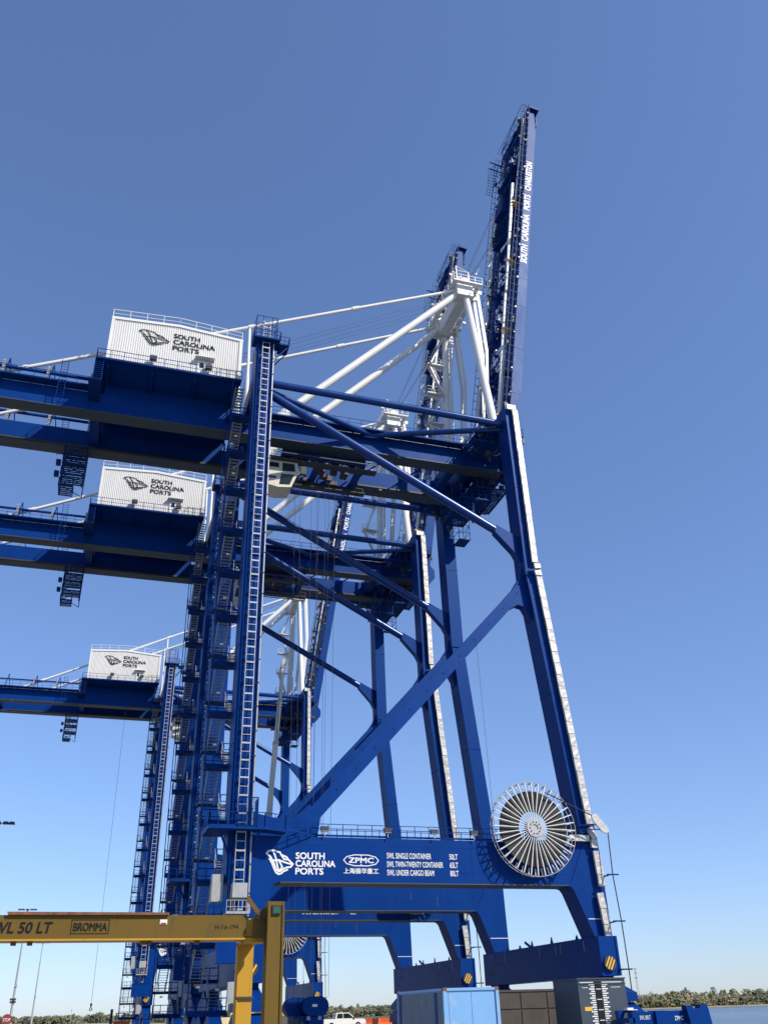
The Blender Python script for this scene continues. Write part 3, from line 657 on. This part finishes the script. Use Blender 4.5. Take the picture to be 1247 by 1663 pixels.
    pth = [((40.85,-.2,62.4), (41.05,-.2,42.6)), ((41.3,-.2,41.0), (43.35,-.2,16.2)), ((43.6,-.2,13.9), (43.75,-.2,10.9)), ((43.45,-.2,10.4), (43.75,-.2,6.6))]
    for a, b in pth: tray.beam(a, b, .10, .1)
    for a, b in pth:
        n = int((Vector(b)-Vector(a)).length/1.6)
        for k in range(n): p = Vector(a).lerp(Vector(b), (k+.5)/n); tray.beam(p, p+Vector((0,.25,0)), .08)
    tray = tray.build('cable_tray', GALV, root)
    cv = []
    for wv in (.64, .66, .65):
        r2 = random.Random(int(wv*100)); v = []; 
        for iz in range(4):
            for ix in range(3):
                v.append((( ix-1)*wv/2, -.16+r2.uniform(-.03,.03)*(1 if ix == 1 else .6), (iz/3-.5)*1.17))
        f = [(i*3+j, i*3+j+1, i*3+j+4, i*3+j+3) for i in range(3) for j in range(2)]
        o = len(v); v += [(-wv/2,.10,-.58),(wv/2,.10,-.58),(wv/2,.10,.58),(-wv/2,.10,.58)]
        f += [(0,2,o+1,o),(11,9,o+3,o+2),(9,6,3,0,o,o+3),(2,5,8,11,o+2,o+1),(o+3,o,o+1,o+2)]
        me = bpy.data.meshes.new('cover_panel'); me.from_pydata(v, [], f); cv.append(me)
    rnd = random.Random(2)
    def panel(p, ang, sx=1, sz=1, yo=0):
        o = link('cover_panel', rnd.choice(cv), ALU, tray); o.location = Vector(p)-CR+Vector((0,-.14+yo,0))
        o.rotation_euler = (rnd.uniform(-.035,.035), ang+rnd.uniform(-.012,.012), rnd.uniform(-.08,.08)); o.scale = (sx, 1, sz)
    for a, b in pth:
        a = Vector(a); b = Vector(b); L = (b-a).length; n = max(1, round(L/1.2)); an = math.atan2((a-b).x, (a-b).z)
        for k in range(n): panel(a.lerp(b, (k+.5)/n), an, 1, L/n/1.19)
    for x in (40.15, 40.7): panel((x, -.2, 62.7), R(90), 1.0, .52, -.02)
    panel((41.12,-.25,42.1), R(-8), 1.1, .5, -.22); panel((41.2,-.2,41.4), R(-10), 1.1, .6, -.12)
    for x in (40.3, 41.4, 42.5): panel((x,-.2,14.95), R(90), .8, .95)
    panel((43.45,-.2,15.4), R(-25), 1, .9); panel((43.5,-.2,14.5), R(0), 1, .6)
    MB().box(43.35, 44.35, -.55, -.1, 5.85, 6.6).build('terminal_box', ALU, tray)
    # ---- small hanging lines
    MB().tube((34.0,.6,33.3), (34.3,.6,15), .018, 5).build('tag_line', ROPE, root)
    ORG = Vector((0, 0, 0))
    return root
def copy_tree(o, parent=None):
    c = o.copy(); col.objects.link(c); c.parent = parent
    for ch in list(o.children): copy_tree(ch, c)
    return c
crane = build_crane()
crane['label'] = 'blue quay crane whose whole portal beam shows white load lettering and a large cable reel'
cranes = [crane]
for Y, lab in ((119.0, 'blue quay crane standing right behind the fully lettered one, its portal lettering mostly covered'),
               (192.5, 'blue quay crane beyond a wide gap at the end of the row of three')):
    c = copy_tree(crane); c.location.y = Y; c['label'] = lab; cranes.append(c)

# extra gear that only single cranes show
def at(c, v): return Vector(v)-Vector(c.location)
def extra(c, mb, name, m, smooth=False):
    global ORG
    ORG = Vector(c.location); o = mb.build(name, m, c, smooth); ORG = Vector((0, 0, 0)); return o
m = MB()
for x, y in ((18.5,85.6), (18.5,88.6), (20.0,85.6), (20.0,88.6), (20.7,85.4), (20.7,88.8), (21.6,85.6), (21.6,88.6)): m.tube((x, y, 3.0), (x+(x-20)*.35, y, 58.2), .017, 5)
extra(cranes[0], m, 'hoist_rope', ROPE)
m = MB().tube((3.75,188,4.4), (3.55,188,58.5), .03, 5); extra(cranes[2], m, 'hoist_rope', ROPE)
m = MB().tube((3.75,188,4.5), (3.75,188,3.9), .22, 10, .1).ring((3.75,188,3.6), .22, .07, 14, 6); extra(cranes[2], m, 'hook', DARK)

# ================================================================== setting
quay = struct(MB().box(-2500, 47.4, -400, 1100, -6, 0).build('quay', CONC))
kb = MB().box(46.9, 47.35, -300, 1000, .004, .18).build('kerb', SAFEY, quay)
for x in (12.9, 43.4):
    MB().box(x-.45, x+.45, -300, 1000, .002, .006).box(x-.05, x+.05, -300, 1000, .006, .02).build('crane_rail', DARK, quay)
WATER = mat('river_water', (.06, .09, .12), .25, var=.2, scale=.004, bump=.6, bscale=.35)
struct(MB().add([(47.5,-3000,-3),(6000,-3000,-3),(6000,6000,-3),(47.5,6000,-3)], [(0,1,2,3)]).build('river', WATER))
bank = [(math.sin(R(a))*d, math.cos(R(a))*d) for a, d in ((-40,1500),(-10,1200),(5,1120),(15,1120),(24,1080),(29,1100),(33,1180),(38,1300),(44,1480),(55,1900))]
outer = [(math.sin(R(a))*7000, math.cos(R(a))*7000) for a in (55,44,36,24,15,5,-10,-40)]
struct(MB().prism(bank+outer, -4, -1.6, 'z').build('far_bank', SAND))

# far wood: leaf clusters through the crowns, one uncountable mass
def wood(name, spec, seed, c1, c2, c3):
    m = bpy.data.materials.new(name+'_foliage'); m.use_nodes = True; n = m.node_tree.nodes; l = m.node_tree.links
    b = n['Principled BSDF']; b.inputs['Roughness'].default_value = .8
    tc = n.new('ShaderNodeTexCoord'); no = n.new('ShaderNodeTexNoise'); no.inputs['Scale'].default_value = .045; no.inputs['Detail'].default_value = 3
    rp = n.new('ShaderNodeValToRGB'); l.new(tc.outputs['Object'], no.inputs['Vector']); l.new(no.outputs['Fac'], rp.inputs[0]); l.new(rp.outputs[0], b.inputs['Base Color'])
    rp.color_ramp.elements[0].position = .32; rp.color_ramp.elements[1].position = .68
    rp.color_ramp.elements[0].color = (*c1, 1); rp.color_ramp.elements[1].color = (*c3, 1); e = rp.color_ramp.elements.new(.5); e.color = (*c2, 1)
    r = random.Random(seed); mb = MB()
    for (a0, a1, d0, d1, n_, h0, h1) in spec:
        for k in range(n_):
            t = r.random(); a = R(a0+(a1-a0)*t); d = d0+(d1-d0)*t+r.uniform(0, 90); h = r.uniform(h0, h1)*(1.25 if r.random() < .08 else 1)
            x, y = math.sin(a)*d, math.cos(a)*d; w_ = r.uniform(4.0, 9.0)
            mb.tube((x, y, -2), (x, y, h*.7-1.6), .22, 4, .08, False)
            for q in range(80):
                u = r.random(); ph = r.uniform(0, 6.283); zz = h*(.02+.98*r.random()); rad = w_*math.sqrt(u)*math.sin(math.pi*min(1, .3+.68*zz/h))**.6
                c = Vector((x+rad*math.cos(ph), y+rad*math.sin(ph), zz-1.6)); s_ = r.uniform(.6, 1.6)
                d1_ = Vector((r.gauss(0,1), r.gauss(0,1), r.gauss(0,1))).normalized()*s_; d2 = d1_.orthogonal().normalized()*s_*r.uniform(.5, 1)
                mb.add([c-d1_-d2, c+d1_-d2*.6, c+d1_*.7+d2, c-d1_+d2], [(0,1,2,3)])
    o = mb.build(name, m); o['kind'] = 'stuff'; return o
wood('far_wood', [(27, 34, 1090, 1210, 280, 6, 14), (33, 46, 1190, 1560, 460, 7, 17.5)], 4, (.07,.07,.045), (.15,.155,.07), (.26,.22,.14))['label'] = 'olive spring wood along the far river bank'
wood('far_wood', [(8, 20, 1130, 1110, 300, 6, 11), (-8, 8, 1230, 1130, 300, 7, 10)], 9, (.05,.055,.035), (.11,.12,.06), (.18,.165,.11))['label'] = 'low grey-green wood behind the terminal yard'

# lattice phone mast in the far wood
bx, by, H = 1500*math.sin(R(31.55)), 1500*math.cos(R(31.55)), 50
tw = empty('phone_mast', (bx, by, -1.6), 'grey lattice phone mast rising out of the wood across the river', 'mast')
m = MB(); C3 = [(math.cos(a), math.sin(a)) for a in (.4, 2.5, 4.6)]
rad = lambda z: 2.3*(1-z/H)+.55
for i in range(3):
    m.beam((C3[i][0]*rad(0), C3[i][1]*rad(0), 0), (C3[i][0]*rad(H), C3[i][1]*rad(H), H), .28)
    for k in range(12):
        z0, z1 = k*H/12, (k+1)*H/12; j = (i+1) % 3
        m.beam((C3[i][0]*rad(z0), C3[i][1]*rad(z0), z0), (C3[j][0]*rad(z1), C3[j][1]*rad(z1), z1), .14); m.beam((C3[i][0]*rad(z1), C3[i][1]*rad(z1), z1), (C3[j][0]*rad(z1), C3[j][1]*rad(z1), z1), .12)
m.build('lattice', GREY, tw)
m = MB()
for z in (38, 44, H-.5):
    for k in range(9): a = k*.698; m.box(1.7*math.cos(a)-.15, 1.7*math.cos(a)+.15, 1.7*math.sin(a)-.15, 1.7*math.sin(a)+.15, z-.9, z+.9)
    m.ring((0,0,z), 1.6, .1, 12, 4, 'z')
m.build('antenna', GREY, tw)
tw2 = tag(MB().tube((2.8, 900, -1), (2.8, 900, 11.4), .22, 6, .1).tube((2.8, 900, 9.5), (2.8, 900, 11.0), .3, 6).build('radio_mast', GREY), 'thin radio mast standing above the low wood behind the yard', 'mast')

# high-mast yard lights
def light_mast(x, y, lab, sign=False):
    t = empty('light_mast', (x, y, 0), lab, 'light mast', 'high light masts in the yard')
    MB().tube((0,0,0), (0,0,30), .38, 12, .16).build('pole', GREY, t, True)
    MB().box(-.7,.7,-.7,.7,0,.9).build('plinth', CONC, t)
    MB().beam((-2.1,0,30), (2.1,0,30), .12).tube((0,0,29.2), (0,0,30.2), .22, 10).build('crossarm', GREY, t)
    for q in (-2.1, -1.2, 1.2, 2.1, 0): MB().prism([(q-.5,29.85),(q+.5,29.85),(q+.35,30.2),(q-.35,30.2)], -.45, .45).build('luminaire', DARK, t)
    MB().box(-.15,.45,-.5,-.2,10.5,11.1).build('junction_box', GREY, t)
    if sign: MB().box(-.85,.75,-.55,-.48,6.6,7.1).box(-.9,.7,-.55,-.48,7.25,7.75).build('sign_board', DARK, t)
    return t
light_mast(-14.74, 293, 'tall grey light mast with a small dark sign board on its pole', True)
light_mast(-13.3, 421, 'bare grey light mast with no sign, standing beyond the one with a board')
light_mast(-14.64, 160.2, 'grey light mast in the yard, the one closest to the quay cranes')

# octagonal stop sign
st = empty('stop_sign', (-3.2, 60, 0), 'red octagonal stop sign on a thin post at the yard edge', 'sign')
MB().tube((0,0,0), (0,0,1.85), .035, 8).build('post', GALV, st)
MB().prism([(.29*math.cos(R(22.5+45*k)), 1.90+.29*math.sin(R(22.5+45*k))) for k in range(8)], -.06, -.04).build('plate', mat('dark_sign_red', (.22, .025, .025), .6), st)  # sign plate in a darker red than the shared red paint
text('lettering', 'STOP', -.19, .19, 1.82, 1.98, lambda u, v, e: (u, -.064-e, v), PRINTW, st, .01)

# yellow container spreader in the foreground
sp = empty('container_spreader', (2, 22.2, 0), 'yellow steel container spreader on posts marked SWL 50 LT and BROMMA', 'spreader')
ORG = Vector((2, 22.2, 0))
PX = lambda p: -1.64+p*.013125
PZ = lambda y: 3.73-(y-1486)*.0125
bm = MB().prism([(-6.0,3.25),(3.62,3.25),(3.62,3.72),(-6.0,3.72)], 22.0, 22.55).build('main_beam', YELSHADE, sp)
MB().box(-6.0, 3.6, 21.95, 22.62, 3.215, 3.25).build('bottom_flange', YELLOW, bm)
MB().prism([(PX(12),3.72),(PX(268),3.72),(PX(268),3.77),(PX(10),3.78)], 21.93, 22.6).build('top_plate', RUST, bm)
pl = lambda u, v, e: (u, 21.995-e, v)
text('lettering', 'SWL 50 LT', PX(-18), PX(83), PZ(1515), PZ(1498), pl, PRINTD, bm, .03, .12)
text('lettering', 'BROMMA', PX(116), PX(169), PZ(1512), PZ(1499), pl, PRINTD, bm, .02)
strokes('name_frame', [[(PX(112.5),PZ(1516)),(PX(172),PZ(1516)),(PX(172),PZ(1494.5)),(PX(112.5),PZ(1494.5)),(PX(112.5),PZ(1516))]], .012, pl, PRINTD, bm)
text('lettering', 'H-16-194', PX(347), PX(387), PZ(1510), PZ(1502), pl, PRINTD, bm, .006)
st_ = MB().box(PX(254), PX(266), 21.985, 21.995, PZ(1502), PZ(1494)).build('sticker', PRINTW, bm)
MB().box(PX(255.5), PX(264.5), 21.98, 21.985, PZ(1501.5), PZ(1499)).build('sticker_stripe', RED, st_)
m = MB()
for x in (-4.5, -1.3, PX(51), PX(230), PX(240), PX(320)): m.box(x-.05, x+.05, 22.1, 22.4, 3.15, 3.22)
m.build('hanger_bolt', YELSHADE, bm)
en = MB().box(3.62, 3.95, 22.08, 22.45, 3.28, 3.66).box(3.62, 4.06, 22.0, 22.55, 3.16, 3.26).build('end_socket', YELLOW, sp)
MB().prism([(3.78,3.25),(4.02,3.25),(4.02,3.86),(3.9,3.82),(3.78,3.72)], 21.8, 22.0).build('sleeve', YELSHADE, en)
MB().tube((3.84,21.79,3.72), (3.84,21.7,3.72), .035, 10).build('pivot_pin', DARK, en)
MB().prism([(3.86,3.68),(3.62,3.98),(3.56,4.08),(3.62,4.12),(3.70,4.02),(3.92,3.76)], 21.84, 21.9).build('flipper_arm', YELSHADE, en)
MB().path([(3.80,21.72,3.66),(3.86,21.70,3.62),(3.98,21.70,3.62),(4.02,21.72,3.5),(4.02,21.72,2.9)], .012, 5).build('hydraulic_hose', RUBBER, en)
fp = MB().box(4.02, 4.40, 21.55, 21.93, .02, 3.97).build('front_post', YELSHADE, sp)
MB().box(4.02, 4.08, 21.52, 21.55, .02, 3.95).box(4.35, 4.40, 21.52, 21.55, .02, 3.95).box(4.08, 4.35, 21.53, 21.55, 3.88, 3.95).build('post_flange', YELSHADE, fp)
lb = MB().box(4.11, 4.31, 21.50, 21.55, 3.70, 3.87).build('signal_lamp', DARK, fp)
MB().box(4.14, 4.28, 21.49, 21.50, 3.72, 3.85).build('lamp_lens', mat('green_lens', (.02, .10, .05), .3), lb)
MB().box(3.95, 4.40, 21.45, 22.05, 0, .03).build('base_plate', YELSHADE, fp)
rp_ = MB().box(3.60, 3.97, 22.9, 23.2, .02, 3.2).box(3.57, 3.63, 22.86, 22.9, .02, 3.2).box(3.6, 3.97, 22.5, 23.2, 3.16, 3.24).build('rear_post', YELLOW, sp)
MB().box(3.6, 4.0, 22.85, 22.9, 2.05, 2.10).build('strap', DARK, rp_)
MB().box(-5.9, -5.55, 22.1, 22.45, .02, 3.22).build('rear_post', YELLOW, sp)
ORG = Vector((0, 0, 0))

# containers and test weights in front of the cranes
def container(x0, x1, y0, y1, h, m, lab, cat='container', ribs=True, cap=None):
    c = empty('container', ((x0+x1)/2, (y0+y1)/2, 0), lab, cat)
    global ORG; ORG = Vector(c.location)
    MB().box(x0+.06, x1-.06, y0+.06, y1-.06, .12, h-.06).build('shell', m, c)
    f = MB()
    for x in (x0, x1-.14):
        for y in (y0, y1-.14): f.box(x, x+.14, y, y+.14, .1, h-.1)
    for z in (.05, h-.12):
        for y in (y0+.01, y1-.11): f.box(x0+.14, x1-.14, y, y+.1, z, z+.1)
        for x in (x0+.01, x1-.11): f.box(x, x+.1, y0+.14, y1-.14, z, z+.1)
    f.build('frame', m, c)
    for x in (x0-.005, x1-.16):
        for y in (y0-.005, y1-.16):
            for z in (0, h-.13): MB().box(x, x+.165, y, y+.165, z, z+.13).build('corner_casting', cap or m, c)
    if ribs:
        n = int((y1-y0-.4)/.28)
        for xa, xb in ((x0+.02, x0+.06), (x1-.06, x1-.02)):
            for k in range(n):
                y = y0+.2+k*.28; MB().box(xa, xb, y, y+.14, .2, h-.16).build('corrugation', m, c)
    ORG = Vector((0, 0, 0)); return c
pc = container(14.36, 16.8, 38, 44.06, 2.52, SKYC, 'pale sky-blue shipping container end-on with rusty corner castings', ribs=False, cap=RUST)
ORG = Vector(pc.location); SIDE = mat('grey_blue_side', (.095, .125, .17), .55, var=.15, scale=1.0, dirt=(.13, .15, .17))
for k in range(6): MB().box(14.375, 14.42, 38.2+k*.96, 38.2+k*.96+.945, .2, 2.36).build('side_panel', SIDE, pc)
for y in (38.85, 43.5): MB().box(14.345, 14.372, y, y+.22, .2, 2.36).build('side_post', BLUE, pc)
for k in range(2): MB().box(14.6+k*.99, 14.6+k*.99+.97, 38.045, 38.06, .22, 2.34).build('end_panel', SKYC, pc)
ORG = Vector((0, 0, 0))
bc = container(18.4, 24.46, 46, 48.44, 2.55, BROWN, 'dark brown steel container lying broadside behind the pale blue one', ribs=False)
ORG = Vector(bc.location)
for k in range(4):
    for j in range(3): MB().box(18.6+k*1.46, 18.6+k*1.46+1.40, 46.02, 46.06, .22+j*.74, .22+j*.74+.68).build('side_panel', BROWN, bc)
ORG = Vector((0, 0, 0))
tb = empty('test_weight', (23.6, 42.9, 0), 'slate-blue steel box with a column of white draft marks on its face', 'steel box')
ORG = Vector(tb.location)
bd_ = MB().box(22.4, 24.88, 41.6, 44.1, .02, 2.8).build('box_body', SLATE, tb)
MB().box(22.36, 24.92, 41.56, 44.14, 2.8, 2.86).box(22.36,24.92,41.57,41.6,2.6,2.63).build('rim', SLATE, tb)
MB().box(23.27, 23.60, 41.585, 41.598, .1, 2.72).build('black_strip', PRINTD, tb)
m = MB()
for k in range(28):
    z = 2.56-k*.092; l_ = .2 if k % 2 else .30
    m.box(23.25-l_, 23.24, 41.588, 41.597, z, z+.05); m.box(23.63, 23.63+l_, 41.588, 41.597, z, z+.05)
for k in range(6): m.box(23.31, 23.56, 41.572, 41.583, 2.38-k*.42, 2.41-k*.42)
m.box(22.5, 23.2, 41.588, 41.597, 2.66, 2.69).box(23.65, 24.7, 41.588, 41.597, 2.66, 2.69).box(22.6,22.9,41.588,41.597,2.45,2.47).box(24.1,24.6,41.588,41.597,2.45,2.47); m.build('draft_mark', PRINTW, tb)
MB().box(22.62, 23.0, 41.585, 41.597, 1.52, 1.68).build('notice_plate', SAFEY, tb)
ORG = Vector((0, 0, 0))

# blue cargo beam on the quay apron
cg = empty('cargo_beam', (26, 40.2, 0), 'navy blue cargo beam lettered ZPMC with a notched end bracket, resting on the quay', 'lifting beam')
ORG = Vector(cg.location)
MB().prism([(24.2,1.0),(24.2,1.42),(27.3,1.44),(27.3,1.0),(26.3,.75),(25.2,.75)], 40.2, 40.6).build('beam', BLUE, cg)
MB().box(25.32, 25.9, 40.05, 40.7, .72, 1.45).build('centre_block', BLUE, cg)
text('lettering', 'SWL 80LT', 24.55, 25.1, 1.12, 1.28, lambda u, v, e: (u, 40.19-e, v), PRINTW, cg, .01)
text('lettering', 'ZPMC', 26.35, 26.8, 1.05, 1.22, lambda u, v, e: (u, 40.19-e, v), PRINTW, cg, .01)
MB().prism([(27.0,.75),(26.85,1.62),(27.15,1.62),(27.25,1.5),(27.4,1.46),(27.55,1.5),(27.65,1.64),(28.0,1.64),(28.1,.85),(27.9,.7)], 39.9, 40.3).build('end_bracket', BLUE, cg)
MB().box(27.05,27.2,39.95,40.25,.02,.75).box(27.55,27.72,39.95,40.25,.02,.72).beam((27.9,40.1,.8), (28.3,40.1,.1), .15).build('bracket_leg', BLUE, cg)
MB().prism([(24.0,.8),(23.95,1.5),(24.9,1.5),(24.9,1.42),(24.3,1.4)], 41.0, 41.3).box(24.1,24.3,40.6,41.2,.02,.8).box(24.0,24.3,40.2,41.0,1.0,1.2).build('end_bracket', BLUE, cg)
MB().box(24.25,24.75,40.6,41.1,1.5,1.53).box(24.3,24.6,40.7,41.0,1.53,1.6).build('rope_pad', PRINTW, cg)
ORG = Vector((0, 0, 0))

# headblock hanging under the lettered crane
hb = empty('headblock', (20, 87, 1.0), 'blue headblock with rounded sheave housings hanging on ropes under the fully lettered crane', 'headblock')
ORG = Vector((20, 87, 1.0))
def stadium(x0, x1, z0, z1): 
    r = (z1-z0)/2; zc = (z0+z1)/2
    return [(x1-r+r*math.sin(t), zc+r*math.cos(t)) for t in [k*math.pi/10 for k in range(11)]]+[(x0+r-r*math.sin(t), zc-r*math.cos(t)) for t in [k*math.pi/10 for k in range(11)]]
MB().prism(stadium(19.4, 21.75, 1.6, 3.1), 86.0, 87.0).build('sheave_housing', BLUE, hb)
MB().prism(stadium(18.1, 20.4, 1.5, 3.05), 87.2, 88.6).build('sheave_housing', BLUE, hb)
MB().box(18.6, 21.3, 86.2, 88.4, .9, 1.62).box(19.9, 21.0, 85.9, 86.2, .6, 1.5).build('frame', BLUE, hb)
MB().box(20.25, 20.7, 85.97, 86.0, 2.3, 2.5).build('label_plate', PRINTW, hb)
for x in (19.9, 20.9): MB().prism([(x-.18,1.3),(x+.18,1.3),(x+.12,1.6),(x-.12,1.6)], 85.85, 86.0).build('guide_pad', GREY, hb)
m = MB().box(18.4, 19.1, 86.1, 86.4, .5, 1.4).box(19.2, 19.5, 86.0, 86.3, .3, 1.2); m.build('twistlock_housing', DARK, hb)
ORG = Vector((0, 0, 0))

# telescopic mobile crane between the first two quay cranes
mc = empty('mobile_crane', (18, 103, 0), 'cream telescopic mobile crane with raised boom and short folded jib behind the lettered portal', 'mobile crane')
ORG = Vector((18, 103, 0))
MB().box(12.5+2, 24, 101.7, 104.3, .9, 1.7).build('chassis', CREAM, mc)
for x in (15.3, 16.9, 20.8, 22.4):
    for y in (101.8, 103.9): MB().tube((x,y,.62), (x,y+.4,.62), .62, 18).build('wheel', TYRE, mc)
cb2 = MB().prism([(22.2,1.7),(24.0,1.7),(24.0,2.5),(23.6,3.1),(22.2,3.1)], 101.8, 104.2).build('cab', CREAM, mc)
MB().prism([(22.5,2.4),(23.7,2.4),(23.45,2.95),(22.5,2.95)], 101.77, 101.8).build('window', GLASS, cb2)
MB().box(15.6, 20.4, 101.9, 104.1, 1.7, 2.9).build('superstructure', CREAM, mc)
CRM = mat('cream_boom_paint', (.50, .47, .40), .4, var=.08)
A_, B_ = Vector((17.7, 103, 2.4)), Vector((20.05, 103, 39.5))
for t0, t1, w1 in ((0, .52, .78), (.5, .74, .66), (.72, .88, .56), (.86, 1, .46)):
    bs = MB().beam(A_.lerp(B_, t0), A_.lerp(B_, t1), w1*.8, w1, (0,1,0)).build('boom_section', CRM, mc)
    MB().beam(A_.lerp(B_, t1-.006), A_.lerp(B_, t1+.002), w1*.95, w1*1.15, (0,1,0)).build('collar', GREY, bs)
MB().prism([(19.75,39.1),(20.35,39.1),(20.45,40.0),(20.2,40.35),(19.9,40.1)], 102.7, 103.3).build('boom_head', CRM, mc)
MB().beam((20.15,103,39.9), (20.85,103,41.2), .35, .38, (0,1,0)).build('jib', CRM, mc)
MB().tube((19.7,102.7,39.2), (19.2,102.7,20), .03, 5).build('hoist_rope', ROPE, mc)
ORG = Vector((0, 0, 0))

# white pickup between the crane rails
pk = empty('pickup_truck', (34.6, 130, 0), 'white crew-cab pickup truck with a roof rack parked between the crane rails', 'pickup')
ORG = Vector((34.6, 130, 0))
WV = mat('white_car_paint', (.75, .76, .77), .25, var=.03)
MB().prism([(32.0,.5),(32.0,1.12),(34.3,1.14),(37.4,1.1),(37.65,.95),(37.7,.5)], 129.1, 130.9).build('body', WV, pk)
cb3 = MB().prism([(33.55,1.14),(33.7,1.78),(34.0,1.84),(35.4,1.84),(36.3,1.14)], 129.2, 130.8).build('cab', WV, pk)
MB().prism([(33.75,1.2),(33.85,1.72),(34.55,1.74),(34.55,1.2)], 129.17, 129.2).prism([(34.65,1.2),(34.65,1.74),(35.35,1.74),(36.05,1.2)], 129.17, 129.2).build('side_window', GLASS, cb3)
for x in (33.0, 36.6):
    for y in (129.05, 130.7):
        wv = MB().tube((x,y,.38), (x,y+.25,.38), .38, 20).build('tyre', TYRE, pk); MB().tube((x,y-.01,.38), (x,y+.26,.38), .2, 12).build('rim', GALV, wv)
m = MB().beam((32.1,129.15,1.87), (32.1,130.8,1.87), .05).rail([(32.1,129.15,1.12),(33.5,129.15,1.12)], .75, .7, .05, toe=0).rail([(32.1,130.8,1.12),(33.5,130.8,1.12)], .75, .7, .05, toe=0).beam((32.0,129.2,1.9), (34.6,129.2,1.95), .05).beam((32.0,130.8,1.9), (34.6,130.8,1.95), .05); m.build('rack', DARK, pk)
MB().box(34.4, 34.6, 129.6, 130.4, 1.84, 2.0).build('beacon_bar', SAFEY, pk)
MB().box(36.0, 36.2, 128.95, 129.1, 1.15, 1.35).build('wing_mirror', DARK, pk)
ORG = Vector((0, 0, 0))

# orange water-filled barriers
jb = MB().prism([(-.3,0),(-.3,.25),(-.14,.5),(-.10,1.05),(.10,1.05),(.14,.5),(.3,.25),(.3,0)], -.95, .95, 'y')
jbm = None
for k, (x, y, a, lab) in enumerate(((40.2,138,1.2,'orange plastic barrier next to the white pickup'),(42.0,139,.3,'leaning orange plastic barrier at the near end of the barrier row'),(43.4,140,1.3,'orange plastic barrier turned broadside within the row'),(44.4,141.5,.5,'orange plastic barrier set askew behind the broadside one'),(45.6,142,1.4,'orange plastic barrier at the quay edge end of the row'))):
    r_ = empty('traffic_barrier', (x, y, 0), lab, 'barrier', 'orange barriers by the quay edge'); r_.rotation_euler = (.0, 0, a)
    if jbm is None:
        jbm = jb.build('barrier_body', ORANGE, r_); cap = MB().tube((0,-.6,1.05), (0,-.6,1.12), .09, 10).build('filler_cap', PRINTD, r_)
    else:
        for o in (jbm, cap): c = o.copy(); col.objects.link(c); c.parent = r_
# cream ribbed bin, red service unit, orange forklift, red vehicle
cbn = empty('waste_bin', (32.6, 150, 0), 'cream ribbed steel bin behind the blue headblock', 'bin')
ORG = Vector((32.6,150,0)); MB().box(30.2, 35.0, 149, 151.2, .15, 1.95).build('bin_body', CREAM, cbn)
m = MB()
for k in range(16): m.box(30.3+k*.3, 30.42+k*.3, 148.9, 149, .2, 1.9)
m.box(30.1,35.1,148.88,149.0,1.95,2.03); m.build('rib', CREAM, cbn); ORG = Vector((0,0,0))
ru = empty('service_unit', (29.3, 150, 0), 'red and white service unit seen between the two yellow posts', 'service unit')
ORG = Vector((29.3,150,0)); MB().box(28.3, 30.3, 149.2, 151, .3, 1.3).build('tank', RED, ru); MB().box(28.5, 29.9, 149.3, 150.8, 1.3, 2.3).build('cabin', WV, ru)
MB().box(28.6,29.1,149.27,149.3,1.5,2.1).build('window', GLASS, ru); MB().rail([(28.5,149.3,2.3),(29.9,149.3,2.3),(29.9,150.8,2.3)], .9, .35, .06).build('railing', RED, ru)
for x in (28.7, 29.9): MB().tube((x,149.1,.35), (x,149.4,.35), .35, 14).build('wheel', TYRE, ru)
ORG = Vector((0,0,0))
fk = empty('forklift', (6.0, 140, 0), 'orange forklift with dark upright mast beside the landside crane legs', 'forklift')
ORG = Vector((6.0,140,0)); MB().prism([(5.9,.4),(5.9,1.5),(6.6,1.7),(7.9,1.6),(8.2,.5)], 139.2, 140.8).build('body', ORANGE, fk)
MB().beam((5.55,139.5,.1), (5.55,139.5,3.05), .22, .3).beam((5.55,140.5,.1), (5.55,140.5,3.05), .22, .3).beam((5.55,139.5,2.9), (5.55,140.5,2.9), .2).build('mast', DARK, fk)
MB().beam((6.1,139.4,1.5), (6.2,139.4,2.5), .09).beam((7.4,139.4,1.6), (7.2,139.4,2.5), .09).beam((6.1,140.6,1.5), (6.2,140.6,2.5), .09).beam((7.4,140.6,1.6), (7.2,140.6,2.5), .09).box(6.1,7.3,139.3,140.7,2.5,2.58).build('overhead_guard', DARK, fk)
MB().box(4.4,5.45,139.5,139.65,.1,.16).box(4.4,5.45,140.3,140.45,.1,.16).build('fork', DARK, fk)
for x, r_ in ((6.2,.45), (7.7,.35)):
    for y in (139.1, 140.6): MB().tube((x,y,r_), (x,y+.3,r_), r_, 16).build('wheel', TYRE, fk)
ORG = Vector((0,0,0))
